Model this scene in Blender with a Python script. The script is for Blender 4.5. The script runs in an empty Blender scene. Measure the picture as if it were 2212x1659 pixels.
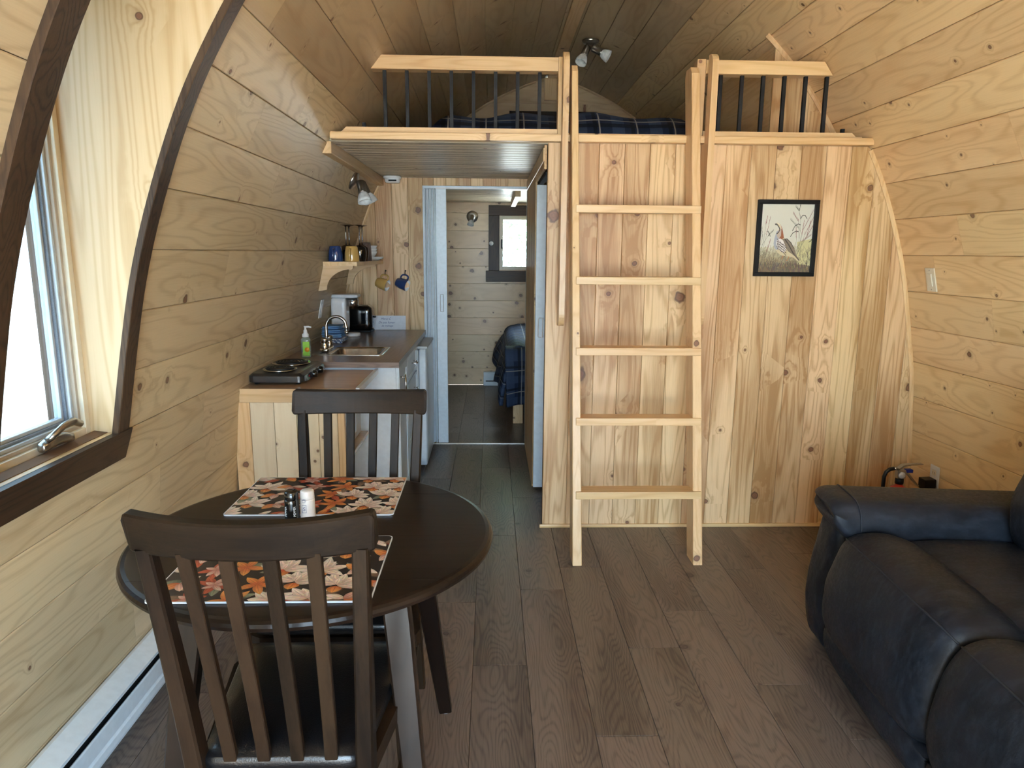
import bpy, bmesh, math, random
from mathutils import Vector, Matrix
random.seed(7)
C = bpy.context.scene.collection
SC = bpy.context.scene
PI = math.pi

# ------------------------------------------------------------------ camera
FPX, YAW, PITCH, ROLL, HCAM = 1500.0, .0306, .1871, .0076, 1.46
def cam_axes():
    f = Vector((math.sin(YAW)*math.cos(PITCH), math.cos(YAW)*math.cos(PITCH), -math.sin(PITCH)))
    r = f.cross(Vector((0, 0, 1))).normalized(); u = r.cross(f)
    c, s = math.cos(ROLL), math.sin(ROLL)
    return r*c+u*s, u*c-r*s, f
cr, cu, cf = cam_axes()
cd = bpy.data.cameras.new('camera'); cam = bpy.data.objects.new('camera', cd); C.objects.link(cam)
cd.sensor_fit = 'HORIZONTAL'; cd.sensor_width = 36.0; cd.lens = FPX/2212*36.0
cd.clip_start = .02; cd.clip_end = 200
m = Matrix.Identity(4)
for i in range(3):
    m[i][0] = cr[i]; m[i][1] = cu[i]; m[i][2] = -cf[i]
m[2][3] = HCAM
cam.matrix_world = m
SC.camera = cam

# ------------------------------------------------------------------ world, sun, exposure
SC.view_settings.view_transform = 'Standard'
SC.view_settings.look = 'None'
SC.view_settings.exposure = 0.98
SC.view_settings.gamma = 1.0
SC.view_settings.use_curve_mapping = False
SC.cycles.use_denoising = True
SC.cycles.max_bounces = 10
SC.cycles.diffuse_bounces = 6
SC.cycles.glossy_bounces = 4
SC.cycles.transparent_max_bounces = 12
SC.cycles.sample_clamp_indirect = 12.0
SC.cycles.caustics_reflective = False
SC.cycles.caustics_refractive = False
W = bpy.data.worlds.new('sky'); SC.world = W; W.use_nodes = True
bg = W.node_tree.nodes['Background']
bg.inputs[0].default_value = (.58, .80, 1.0, 1); bg.inputs[1].default_value = 13.5
sd = bpy.data.lights.new('sun', 'SUN'); sd.energy = 40.0; sd.angle = .02; sd.color = (1, .94, .84)
so = bpy.data.objects.new('sun', sd); C.objects.link(so)
so.rotation_euler = (math.radians(38), math.radians(24), 0)       # high sun: lights the ground outside
def portal(name, loc, rot, sx, sy):
    l = bpy.data.lights.new(name, 'AREA'); l.shape = 'RECTANGLE'; l.size = sx; l.size_y = sy
    l.cycles.is_portal = True
    o = bpy.data.objects.new(name, l); C.objects.link(o); o.location = loc; o.rotation_euler = rot
    return o
portal('window_portal', (-1.34, 1.77, 1.6), (0, -PI/2, 0), 1.4, .56)
portal('entrance_portal', (.075, -1.75, 1.06), (PI/2, 0, 0), 1.96, 2.08)
portal('bedroom_portal', (.48, 7.85, 1.55), (-PI/2, 0, 0), .9, .6)

# ------------------------------------------------------------------ hull (arched wall) profile
CX = .545
_PR = [(1.735, -.12), (1.73, 0.0), (1.722, .36), (1.70, .62), (1.68, .84), (1.652, 1.0), (1.61, 1.215), (1.57, 1.39), (1.51, 1.584),
       (1.424, 1.806), (1.334, 1.986), (1.2, 2.2), (1.04, 2.41), (.85, 2.595), (.6, 2.77), (.3, 2.915), (0, 3.02), (-.3, 3.10)]
HP = []
for i in range(1, len(_PR)-2):
    p0, p1, p2, p3 = [Vector(q) for q in _PR[i-1:i+3]]
    for k in range(8):
        t = k/8
        HP.append(.5*((2*p1)+(p2-p0)*t+(2*p0-5*p1+4*p2-p3)*t*t+(3*p1-p0-3*p2+p3)*t**3))
HP.append(Vector(_PR[-2]))
ARC = [0.0]
for a, b in zip(HP, HP[1:]): ARC.append(ARC[-1]+(b-a).length)
def at_arc(s):
    s = max(0, min(ARC[-1], s))
    for i in range(len(ARC)-1):
        if s <= ARC[i+1]:
            t = (s-ARC[i])/(ARC[i+1]-ARC[i]); return HP[i].lerp(HP[i+1], t)
    return HP[-1]
def hwz(z):
    for a, b in zip(HP, HP[1:]):
        if a.y <= z <= b.y:
            return a.x+(b.x-a.x)*(z-a.y)/(b.y-a.y)
    return HP[0].x if z < 0 else 0
def hull_z(x):           # height of the hull above x
    h = abs(x-CX)
    for a, b in zip(HP, HP[1:]):
        if b.x <= h <= a.x and b.x < a.x: return a.y+(b.y-a.y)*(a.x-h)/(a.x-b.x)
    return 0 if h > 1 else 3.02

# ------------------------------------------------------------------ materials
def N(nt, t, **kw):
    n = nt.nodes.new(t)
    for k, v in kw.items(): setattr(n, k, v)
    return n
def new_mat(name):
    m = bpy.data.materials.new(name); m.use_nodes = True
    return m, m.node_tree, m.node_tree.nodes['Principled BSDF']
def mth(nt, op, a, b=None, c=None, clamp=False):
    n = N(nt, 'ShaderNodeMath', operation=op, use_clamp=clamp)
    for i, v in enumerate((a, b, c)):
        if v is None: continue
        if isinstance(v, (int, float)): n.inputs[i].default_value = v
        else: nt.links.new(v, n.inputs[i])
    return n.outputs[0]
def mixc(nt, f, a, b, mode='MIX'):
    n = N(nt, 'ShaderNodeMix', data_type='RGBA', blend_type=mode)
    for s, v in ((n.inputs[0], f), (n.inputs[6], a), (n.inputs[7], b)):
        if isinstance(v, (int, float)): s.default_value = v
        elif isinstance(v, tuple): s.default_value = (*v, 1) if len(v) == 3 else v
        else: nt.links.new(v, s)
    return n.outputs[2]
def smooth(nt, v, lo, hi, a=0.0, b=1.0):
    n = N(nt, 'ShaderNodeMapRange', interpolation_type='SMOOTHSTEP')
    nt.links.new(v, n.inputs[0])
    n.inputs[1].default_value = lo; n.inputs[2].default_value = hi; n.inputs[3].default_value = a; n.inputs[4].default_value = b
    return n.outputs[0]
def srgb(r, g, b):
    f = lambda c: c/12.92 if c <= .04045 else ((c+.055)/1.055)**2.4
    return (f(r/255), f(g/255), f(b/255))

def plain(name, col, rough=.5, metal=0.0, coat=0.0, noise=0.0, nscale=40, emit=None, spec=.5, sheen=0.0, bump=0.0):
    m, nt, p = new_mat(name)
    p.inputs['Base Color'].default_value = (*col, 1); p.inputs['Roughness'].default_value = rough
    p.inputs['Metallic'].default_value = metal; p.inputs['Coat Weight'].default_value = coat
    p.inputs['Coat Roughness'].default_value = .1
    p.inputs['Specular IOR Level'].default_value = spec
    p.inputs['Sheen Weight'].default_value = sheen
    tc = N(nt, 'ShaderNodeTexCoord')
    nz = N(nt, 'ShaderNodeTexNoise'); nz.inputs['Scale'].default_value = nscale; nz.inputs['Detail'].default_value = 3
    nt.links.new(tc.outputs['Object'], nz.inputs['Vector'])
    amt = noise if noise else .04
    f = smooth(nt, nz.outputs[0], .3, .7, 1-amt, 1+amt*.5)
    c = mixc(nt, 1.0, (*col, 1), f, 'MULTIPLY')
    nt.links.new(c, p.inputs['Base Color'])
    if bump:
        b = N(nt, 'ShaderNodeBump'); b.inputs['Strength'].default_value = bump; b.inputs['Distance'].default_value = .002
        nt.links.new(nz.outputs[0], b.inputs['Height']); nt.links.new(b.outputs[0], p.inputs['Normal'])
    return m

def wood(name, axis, light, dark, knot=(.12, .042, .018), F=9.0, stretch=(1.0, 6.0), kk=5.0, kp=.3, ringamt=.35, fineamt=.18, wideamt=.4,
         tint=.16, rough=.45, coat=.15, rmin=.003, rvar=.012, ringpow=2.5, bump=.12, spike=False, hue=.008, halo_col=None, seed=0.0, spec=.5):
    m, nt, p = new_mat(name)
    tc = N(nt, 'ShaderNodeTexCoord'); sp = N(nt, 'ShaderNodeSeparateXYZ'); nt.links.new(tc.outputs['Object'], sp.inputs[0])
    oi = N(nt, 'ShaderNodeObjectInfo'); R = oi.outputs['Random']
    i = {'X': (0, 1, 2), 'Y': (1, 0, 2), 'Z': (2, 0, 1)}[axis]
    u = mth(nt, 'ADD', sp.outputs[i[0]], mth(nt, 'MULTIPLY_ADD', R, 37.0, seed))
    v = mth(nt, 'ADD', sp.outputs[i[1]], mth(nt, 'MULTIPLY', R, 91.7))
    w = sp.outputs[i[2]]
    def vec(a, b, c):
        n = N(nt, 'ShaderNodeCombineXYZ')
        nt.links.new(mth(nt, 'MULTIPLY', u, a), n.inputs[0]); nt.links.new(mth(nt, 'MULTIPLY', v, b), n.inputs[1])
        if c: nt.links.new(mth(nt, 'MULTIPLY', w, c), n.inputs[2])
        return n.outputs[0]
    def noise(vv, det=2, rgh=.5, dist=0.0):
        n = N(nt, 'ShaderNodeTexNoise'); n.inputs['Scale'].default_value = 1; n.inputs['Detail'].default_value = det
        n.inputs['Roughness'].default_value = rgh; n.inputs['Distortion'].default_value = dist
        nt.links.new(vv, n.inputs['Vector']); return n.outputs[0]
    n1 = noise(vec(stretch[0], stretch[1], stretch[1]), 1.5, .45)
    wide = noise(vec(.7, 4.2, 4.2), 1)
    fine = noise(vec(7, 210, 210), 2, .6)
    vo = N(nt, 'ShaderNodeTexVoronoi', voronoi_dimensions='2D', feature='F1'); vo.inputs['Scale'].default_value = 1
    # wobble the knot outline a little
    wob = noise(vec(38, 38, 38), 1)
    nt.links.new(vec(kk, kk*(.45 if spike else 1.0), 0), vo.inputs['Vector'])
    sc = N(nt, 'ShaderNodeSeparateColor'); nt.links.new(vo.outputs['Color'], sc.inputs[0])
    pres = mth(nt, 'LESS_THAN', sc.outputs[0], kp)
    rad = mth(nt, 'MULTIPLY_ADD', mth(nt, 'POWER', sc.outputs[1], 2.0), rvar*kk, rmin*kk)
    dd = mth(nt, 'DIVIDE', mth(nt, 'MULTIPLY', vo.outputs['Distance'], mth(nt, 'MULTIPLY_ADD', wob, .9, .55)), rad)
    halo = mth(nt, 'MULTIPLY', pres, mth(nt, 'EXPONENT', mth(nt, 'MULTIPLY', dd, -.4)))
    field = mth(nt, 'ADD', mth(nt, 'MULTIPLY', n1, F), mth(nt, 'MULTIPLY', halo, 3.0))
    ring = mth(nt, 'MULTIPLY_ADD', mth(nt, 'SINE', mth(nt, 'MULTIPLY', field, 6.2832)), .5, .5)
    ring = mth(nt, 'POWER', ring, ringpow)
    fac = mth(nt, 'MULTIPLY', ring, ringamt)
    fac = mth(nt, 'ADD', fac, mth(nt, 'MULTIPLY', mth(nt, 'SUBTRACT', fine, .5), fineamt*2))
    fac = mth(nt, 'ADD', fac, mth(nt, 'MULTIPLY', smooth(nt, wide, .42, .62), wideamt), clamp=True)
    col = mixc(nt, fac, light, dark)
    kh = mth(nt, 'MULTIPLY', pres, smooth(nt, dd, 3.2, .9, 0, .4))
    col = mixc(nt, kh, col, halo_col or tuple(.55*a+.45*b for a, b in zip(dark, knot)))
    km = mth(nt, 'MULTIPLY', pres, smooth(nt, dd, 1.15, .85, 0, .85))
    kr = mth(nt, 'MULTIPLY_ADD', mth(nt, 'SINE', mth(nt, 'MULTIPLY', dd, 14.0)), .25, .5)
    kcol = mixc(nt, kr, knot, tuple(min(1, c*1.7+.01) for c in knot))
    col = mixc(nt, km, col, kcol)
    ke = mth(nt, 'MULTIPLY', pres, mth(nt, 'MULTIPLY', smooth(nt, dd, 1.3, 1.05, 0, 1), smooth(nt, dd, .7, .95, 0, .6)))
    col = mixc(nt, ke, col, tuple(c*.45 for c in knot))
    hs = N(nt, 'ShaderNodeHueSaturation')
    r2 = mth(nt, 'FRACT', mth(nt, 'MULTIPLY', R, 17.31))
    nt.links.new(mth(nt, 'MULTIPLY_ADD', r2, hue, .5-hue/2), hs.inputs['Hue'])
    nt.links.new(mth(nt, 'MULTIPLY_ADD', R, tint, 1-tint/2), hs.inputs['Value'])
    nt.links.new(col, hs.inputs['Color'])
    nt.links.new(hs.outputs[0], p.inputs['Base Color'])
    p.inputs['Roughness'].default_value = rough; p.inputs['Coat Weight'].default_value = coat; p.inputs['Coat Roughness'].default_value = .25; p.inputs['Specular IOR Level'].default_value = spec
    b = N(nt, 'ShaderNodeBump'); b.inputs['Strength'].default_value = bump; b.inputs['Distance'].default_value = .0015
    nt.links.new(mth(nt, 'ADD', fac, km), b.inputs['Height']); nt.links.new(b.outputs[0], p.inputs['Normal'])
    return m

PL, PD = (.66, .46, .27), (.47, .28, .135)
CL, CD = (.72, .505, .275), (.42, .232, .09)
M = {}
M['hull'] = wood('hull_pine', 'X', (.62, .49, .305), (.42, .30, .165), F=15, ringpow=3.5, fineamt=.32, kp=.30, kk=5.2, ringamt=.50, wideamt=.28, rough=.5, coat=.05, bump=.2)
M['hull_b'] = wood('hull_pine_spike_knots', 'X', (.62, .49, .305), (.42, .30, .165), knot=(.20, .08, .04), F=13, ringpow=3.5, fineamt=.32, bump=.2, kp=.5, kk=5.5, rmin=.002, rvar=.010, spike=True, ringamt=.48, wideamt=.28, rough=.5, coat=.08)
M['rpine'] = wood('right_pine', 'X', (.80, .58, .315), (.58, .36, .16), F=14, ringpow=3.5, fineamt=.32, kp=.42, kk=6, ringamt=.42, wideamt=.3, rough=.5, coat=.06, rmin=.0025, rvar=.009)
M['ceil'] = wood('shaded_ceiling_pine', 'X', (.52, .385, .225), (.34, .225, .115), F=10, kp=.5, kk=6, rmin=.002, rvar=.007, spike=True, ringamt=.3, wideamt=.4, rough=.45, coat=.12)  # same pine, colour darkened to stand in for shade overhead and in the loft
M['cedar'] = wood('partition_pine', 'X', CL, CD, F=11, kp=.28, kk=5.0, ringamt=.55, ringpow=3.5, wideamt=.75, fineamt=.5, tint=.16, rmin=.005, rvar=.026, rough=.5, coat=.05, stretch=(.7, 9.0), bump=.2, hue=.012)
M['bedpine'] = wood('bedroom_pine', 'X', (.80, .59, .36), (.58, .38, .20), F=8, kp=.6, kk=6.5, ringamt=.25, wideamt=.3, rmin=.005, rvar=.014, rough=.4, coat=.2)
for ax in 'XYZ':
    M['pine'+ax] = wood('clear_pine_'+ax, ax, (.72, .50, .26), (.55, .32, .13), F=9, ringpow=3, fineamt=.3, kp=.12, kk=5, ringamt=.4, wideamt=.35, stretch=(.9, 11), rough=.42, coat=.2)
    M['dark'+ax] = wood('dark_stain_'+ax, ax, (.028, .016, .0085), (.007, .004, .0025), F=5, kp=.0, ringamt=.25, wideamt=.8, fineamt=.4, stretch=(1.6, 14), rough=.42, coat=.0, tint=.1, bump=.2, spec=.16)
    M['esp'+ax] = wood('espresso_'+ax, ax, (.019, .0105, .0065), (.008, .0045, .003), F=5, kp=.0, ringamt=.35, wideamt=.8, stretch=(2, 14), rough=.30, coat=.0, tint=.06, bump=.08, spec=.25)
for ax in 'XYZ': M['stain'+ax] = wood('brown_stain_'+ax, ax, (.066, .037, .0195), (.020, .0105, .006), knot=(.012, .007, .005), F=16, kp=.12, kk=4, ringamt=.5, ringpow=3, fineamt=.4, wideamt=.4, stretch=(.9, 12), rough=.45, coat=.05, tint=.2, bump=.2, spec=.3)
M['reveal'] = wood('reveal_pine', 'Z', (.62, .465, .27), (.44, .29, .125), F=13, kp=.22, kk=4.2, ringamt=.5, wideamt=.2, stretch=(.55, 7.5), rough=.4, coat=.3, rmin=.006)
M['hallceil'] = wood('hall_ceiling_pine', 'X', (.58, .50, .37), (.40, .31, .20), F=5, kp=.35, kk=6, ringamt=.3, wideamt=.6, stretch=(.8, 16), rmin=.003, rvar=.008, tint=.3)
M['floor'] = wood('floor_laminate', 'Y', (.180, .138, .110), (.070, .051, .042), knot=(.05, .033, .027), F=34, kp=.34, kk=3.6, ringamt=.45, fineamt=.75, wideamt=.5,
                  stretch=(1.3, 6.5), rough=.40, coat=.05, rmin=.006, rvar=.014, tint=.14, ringpow=2.4, bump=.2, hue=.01)
M['walnut'] = wood('walnut_laminate', 'Y', (.20, .125, .09), (.10, .058, .04), F=12, kp=0, ringamt=.45, wideamt=.3, stretch=(1.0, 9), rough=.28, coat=.35, tint=0, bump=.03)
M['walnutX'] = wood('walnut_edge', 'X', (.28, .19, .15), (.13, .08, .062), F=13, kp=0, ringamt=.5, wideamt=.3, stretch=(1.5, 14), rough=.35, coat=.2, tint=0, bump=.03)
M['oak'] = wood('oak_laminate', 'X', (.55, .39, .24), (.40, .26, .15), F=8, kp=0, ringamt=.3, wideamt=.4, stretch=(1.0, 9), rough=.22, coat=.5, tint=0, bump=.03)
M['spruce'] = wood('spruce_panel', 'Z', (.76, .63, .43), (.60, .44, .26), F=7, kp=.75, kk=6.5, ringamt=.3, wideamt=.35, stretch=(.8, 9), rmin=.004, rvar=.006, tint=.12)
M['back'] = plain('joint_backing_board', (.16, .09, .045), .8)
M['black_metal'] = plain('black_metal', (.008, .008, .009), .5, spec=.25)
M['white'] = plain('white_paint', (.76, .85, .92), .35, coat=.2)
M['white_pl'] = plain('white_plastic', (.80, .80, .80), .3, coat=.2)
M['vinyl'] = plain('white_vinyl_door', (.70, .79, .86), .38, coat=.1, noise=.05)
M['ivory'] = plain('ivory_plastic', (.72, .66, .52), .35)
M['beige'] = plain('beige_vinyl', (.46, .40, .32), .45)
M['sash'] = plain('blue_grey_aluminium', (.20, .25, .32), .4, noise=.15, nscale=300)
M['sash_l'] = plain('pale_aluminium', (.55, .62, .68), .35, metal=.2)
M['nickel'] = plain('brushed_nickel', (.42, .40, .37), .28, metal=1)
M['chrome'] = plain('chrome', (.62, .62, .62), .08, metal=1)
M['steel'] = plain('stainless_steel', (.60, .59, .57), .22, metal=1, noise=.1)
M['black_pl'] = plain('black_plastic', (.006, .006, .006), .4, coat=.1, spec=.3)
M['frame_black'] = plain('matt_black_frame', (.005, .005, .005), .55, spec=.2)
M['black_gl'] = plain('black_gloss', (.004, .004, .004), .08, coat=.8)
M['black_enamel'] = plain('black_enamel', (.013, .013, .014), .28, coat=.5)
M['vinyl_seat'] = plain('black_vinyl', (.006, .006, .007), .33, coat=.25, bump=.35, nscale=260, noise=.2)
M['bmug'] = plain('navy_glaze', (.018, .05, .17), .15, coat=.8)
M['ymug'] = plain('mustard_glaze', (.58, .36, .11), .15, coat=.8)
M['cream_gl'] = plain('white_glaze', (.80, .82, .82), .15, coat=.6)
M['paper'] = plain('paper', (.76, .80, .86), .8)
M['ink'] = plain('blue_ink', (.10, .15, .32), .8)
M['red'] = plain('red_paint', (.45, .015, .012), .3, coat=.4)
M['blue_tag'] = plain('blue_plastic', (.02, .03, .22), .4)
M['frost'] = plain('frosted_glass', (.68, .70, .70), .55, noise=.15, nscale=60)
M['lime'] = plain('lime_label', (.30, .62, .06), .4)
M['orange'] = plain('orange_label', (.85, .35, .03), .4)
M['soap'] = plain('yellow_soap', (.62, .50, .04), .3)
M['ground'] = plain('pale_gravel', (.62, .60, .55), .9, noise=.15, nscale=3)
M['leaf'] = plain('leaf_green', (.14, .24, .10), .6, noise=.3, nscale=4)
M['bark'] = plain('bark', (.10, .07, .05), .9)
M['siding'] = plain('brown_siding', (.13, .075, .05), .7)
M['knobdark'] = plain('element_coil', (.03, .03, .03), .4, metal=.5)
M['grey_slot'] = plain('dark_slot', (.01, .01, .01), .8)
M['mat_white'] = plain('white_edge', (.70, .76, .82), .3, coat=.3)
M['slat_grey'] = plain('grey_vinyl', (.52, .54, .55), .45)  # even grey for gasket, handles, microwave door and alternate hinge strips

def glass(name, tint=(1, 1, 1), refl=.12, rough=.02, dens=0.0, diff=(.5, .5, .5)):
    m, nt, p = new_mat(name)
    nt.nodes.remove(p)
    out = [n for n in nt.nodes if n.type == 'OUTPUT_MATERIAL'][0]
    t = N(nt, 'ShaderNodeBsdfTransparent'); t.inputs[0].default_value = (*tint, 1)
    g = N(nt, 'ShaderNodeBsdfGlossy'); g.inputs['Roughness'].default_value = rough
    fr = N(nt, 'ShaderNodeFresnel'); ge = N(nt, 'ShaderNodeNewGeometry')
    nt.links.new(mth(nt, 'MULTIPLY_ADD', ge.outputs['Backfacing'], 1/1.45-1.45, 1.45), fr.inputs[0])     # thin sheet: same reflection on both faces
    mx = N(nt, 'ShaderNodeMixShader'); nt.links.new(mth(nt, 'ADD', fr.outputs[0], refl), mx.inputs[0])
    nt.links.new(t.outputs[0], mx.inputs[1]); nt.links.new(g.outputs[0], mx.inputs[2])
    s = mx.outputs[0]
    if dens:
        d = N(nt, 'ShaderNodeBsdfDiffuse'); d.inputs[0].default_value = (*diff, 1)
        m2 = N(nt, 'ShaderNodeMixShader'); m2.inputs[0].default_value = dens
        nt.links.new(s, m2.inputs[1]); nt.links.new(d.outputs[0], m2.inputs[2]); s = m2.outputs[0]
    nt.links.new(s, out.inputs[0])
    return m
M['glass'] = glass('window_glass', refl=0.0)
M['glass_tint'] = glass('dimming_glass', (.40, .43, .44), refl=0.0)  # grey tint added to the left pane to dim the daylight
M['clear'] = glass('clear_glass', (.94, .95, .95), .10)
M['smoke'] = glass('smoked_glass', (.32, .28, .27), .10)
M['patterned'] = glass('patterned_tumbler_glass', (.5, .42, .40), .1, .2, .35, (.28, .20, .18))
M['bottle'] = glass('clear_bottle', (.80, .92, .80), .08, .05, .22, (.6, .72, .68))

def fabric_sofa():
    m, nt, p = new_mat('sofa_suede')
    tc = N(nt, 'ShaderNodeTexCoord')
    def nz(s, d, r=.6, di=0):
        n = N(nt, 'ShaderNodeTexNoise'); n.inputs['Scale'].default_value = s; n.inputs['Detail'].default_value = d
        n.inputs['Roughness'].default_value = r; n.inputs['Distortion'].default_value = di
        nt.links.new(tc.outputs['Object'], n.inputs['Vector']); return n.outputs[0]
    a = nz(4, 4, .6, .6); b = nz(90, 4, .7, .3); mp = N(nt, 'ShaderNodeMapping'); mp.inputs['Scale'].default_value = (18, 55, 30)
    mp.inputs['Rotation'].default_value = (.3, .5, .7)
    nt.links.new(tc.outputs['Object'], mp.inputs[0]); s = N(nt, 'ShaderNodeTexNoise'); s.inputs['Scale'].default_value = 1; s.inputs['Detail'].default_value = 4
    nt.links.new(mp.outputs[0], s.inputs['Vector'])
    f = mth(nt, 'ADD', mth(nt, 'MULTIPLY', smooth(nt, a, .35, .65), .4), mth(nt, 'MULTIPLY', smooth(nt, s.outputs[0], .45, .68), .45))
    f = mth(nt, 'ADD', f, mth(nt, 'MULTIPLY', smooth(nt, b, .45, .7), .3), clamp=True)
    nt.links.new(mixc(nt, f, (.0040, .0060, .0105), (.020, .026, .038)), p.inputs['Base Color'])
    nt.links.new(smooth(nt, b, .3, .7, .42, .6), p.inputs['Roughness'])
    p.inputs['Specular IOR Level'].default_value = .32
    bp = N(nt, 'ShaderNodeBump'); bp.inputs['Strength'].default_value = .25; bp.inputs['Distance'].default_value = .004
    nt.links.new(mth(nt, 'ADD', s.outputs[0], mth(nt, 'MULTIPLY', b, .5)), bp.inputs['Height']); nt.links.new(bp.outputs[0], p.inputs['Normal'])
    return m
M['sofa'] = fabric_sofa()
M['piping'] = plain('sofa_piping', (.020, .023, .030), .6, spec=.3)

def plaid(name):
    m, nt, p = new_mat(name)
    tc = N(nt, 'ShaderNodeTexCoord'); sp = N(nt, 'ShaderNodeSeparateXYZ'); nt.links.new(tc.outputs['UV'], sp.inputs[0])
    def band(s, period, off, wd):
        f = mth(nt, 'FRACT', mth(nt, 'MULTIPLY_ADD', s, 1/period, off))
        return mth(nt, 'LESS_THAN', f, wd/period)
    col = (.012, .022, .055)
    x, y = sp.outputs[0], sp.outputs[1]
    c = mixc(nt, mth(nt, 'MULTIPLY', band(x, .21, .1, .07), .7), col, (.045, .07, .13))
    c = mixc(nt, mth(nt, 'MULTIPLY', band(y, .21, .3, .07), .6), c, (.045, .07, .13))
    c = mixc(nt, mth(nt, 'MULTIPLY', band(x, .21, .6, .022), .8), c, (.004, .005, .01))
    c = mixc(nt, mth(nt, 'MULTIPLY', band(y, .21, .75, .022), .8), c, (.004, .005, .01))
    c = mixc(nt, mth(nt, 'MULTIPLY', band(x, .21, .45, .008), .8), c, (.32, .31, .28))
    c = mixc(nt, mth(nt, 'MULTIPLY', band(y, .21, .55, .008), .8), c, (.32, .31, .28))
    nt.links.new(c, p.inputs['Base Color']); p.inputs['Roughness'].default_value = .7; p.inputs['Specular IOR Level'].default_value = .25
    nz = N(nt, 'ShaderNodeTexNoise'); nz.inputs['Scale'].default_value = 14; nz.inputs['Detail'].default_value = 3
    nt.links.new(tc.outputs['Object'], nz.inputs['Vector'])
    bp = N(nt, 'ShaderNodeBump'); bp.inputs['Strength'].default_value = .5; bp.inputs['Distance'].default_value = .02
    nt.links.new(nz.outputs[0], bp.inputs['Height']); nt.links.new(bp.outputs[0], p.inputs['Normal'])
    return m
M['plaid'] = plaid('navy_plaid')
def vcol(name, rough=.35, coat=.3):
    m, nt, p = new_mat(name)
    a = N(nt, 'ShaderNodeVertexColor', layer_name='print'); nt.links.new(a.outputs[0], p.inputs['Base Color'])
    p.inputs['Roughness'].default_value = rough; p.inputs['Coat Weight'].default_value = coat
    return m
M['print'] = vcol('printed_ink')
M['art'] = vcol('painted_paper', .6, 0)
def towelm():
    m, nt, p = new_mat('towel_blue')
    p.inputs['Base Color'].default_value = (.16, .34, .62, 1); p.inputs['Roughness'].default_value = .9
    tc = N(nt, 'ShaderNodeTexCoord'); nz = N(nt, 'ShaderNodeTexNoise'); nz.inputs['Scale'].default_value = 60
    nt.links.new(tc.outputs['Object'], nz.inputs['Vector'])
    nt.links.new(mixc(nt, nz.outputs[0], (.12, .27, .52), (.22, .42, .70)), p.inputs['Base Color'])
    return m
M['towel'] = towelm()
def towel2():
    m, nt, p = new_mat('towel_white_lattice')
    tc = N(nt, 'ShaderNodeTexCoord'); sp = N(nt, 'ShaderNodeSeparateXYZ'); nt.links.new(tc.outputs['Object'], sp.inputs[0])
    a = mth(nt, 'ADD', mth(nt, 'ADD', sp.outputs[0], sp.outputs[1]), sp.outputs[2]); b = mth(nt, 'ADD', mth(nt, 'SUBTRACT', sp.outputs[0], sp.outputs[1]), sp.outputs[2])
    f = mth(nt, 'MAXIMUM', mth(nt, 'LESS_THAN', mth(nt, 'FRACT', mth(nt, 'MULTIPLY', a, 38)), .22), mth(nt, 'LESS_THAN', mth(nt, 'FRACT', mth(nt, 'MULTIPLY', b, 38)), .22))
    nt.links.new(mixc(nt, f, (.62, .68, .76), (.03, .06, .22)), p.inputs['Base Color']); p.inputs['Roughness'].default_value = .9
    return m
M['towel2'] = towel2()

# ------------------------------------------------------------------ mesh helpers
def link(name, me, mat=None, parent=None, loc=None):
    o = bpy.data.objects.new(name, me); C.objects.link(o)
    if mat is not None:
        for mm in (mat if isinstance(mat, (list, tuple)) else [mat]): me.materials.append(mm)
    if parent is not None: o.parent = parent
    if loc is not None: o.location = loc
    return o
def tagp(o, label=None, cat=None, group=None, kind=None):
    if label: o['label'] = label
    if cat: o['category'] = cat
    if group: o['group'] = group
    if kind: o['kind'] = kind
    return o
def thing(name, label, cat, loc=(0, 0, 0), rz=0, group=None):
    o = bpy.data.objects.new(name, None); C.objects.link(o); o.location = loc; o.rotation_euler = (0, 0, rz)
    o.empty_display_size = .05
    return tagp(o, label, cat, group)
def meshd(vs, fs, smooth_=False, name='m'):
    me = bpy.data.meshes.new(name); me.from_pydata([tuple(v) for v in vs], [], fs); me.update()
    if smooth_:
        for p in me.polygons: p.use_smooth = True
    return me
def fixn(me):
    bm = bmesh.new(); bm.from_mesh(me); bmesh.ops.recalc_face_normals(bm, faces=bm.faces); bm.to_mesh(me); bm.free(); return me

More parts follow.
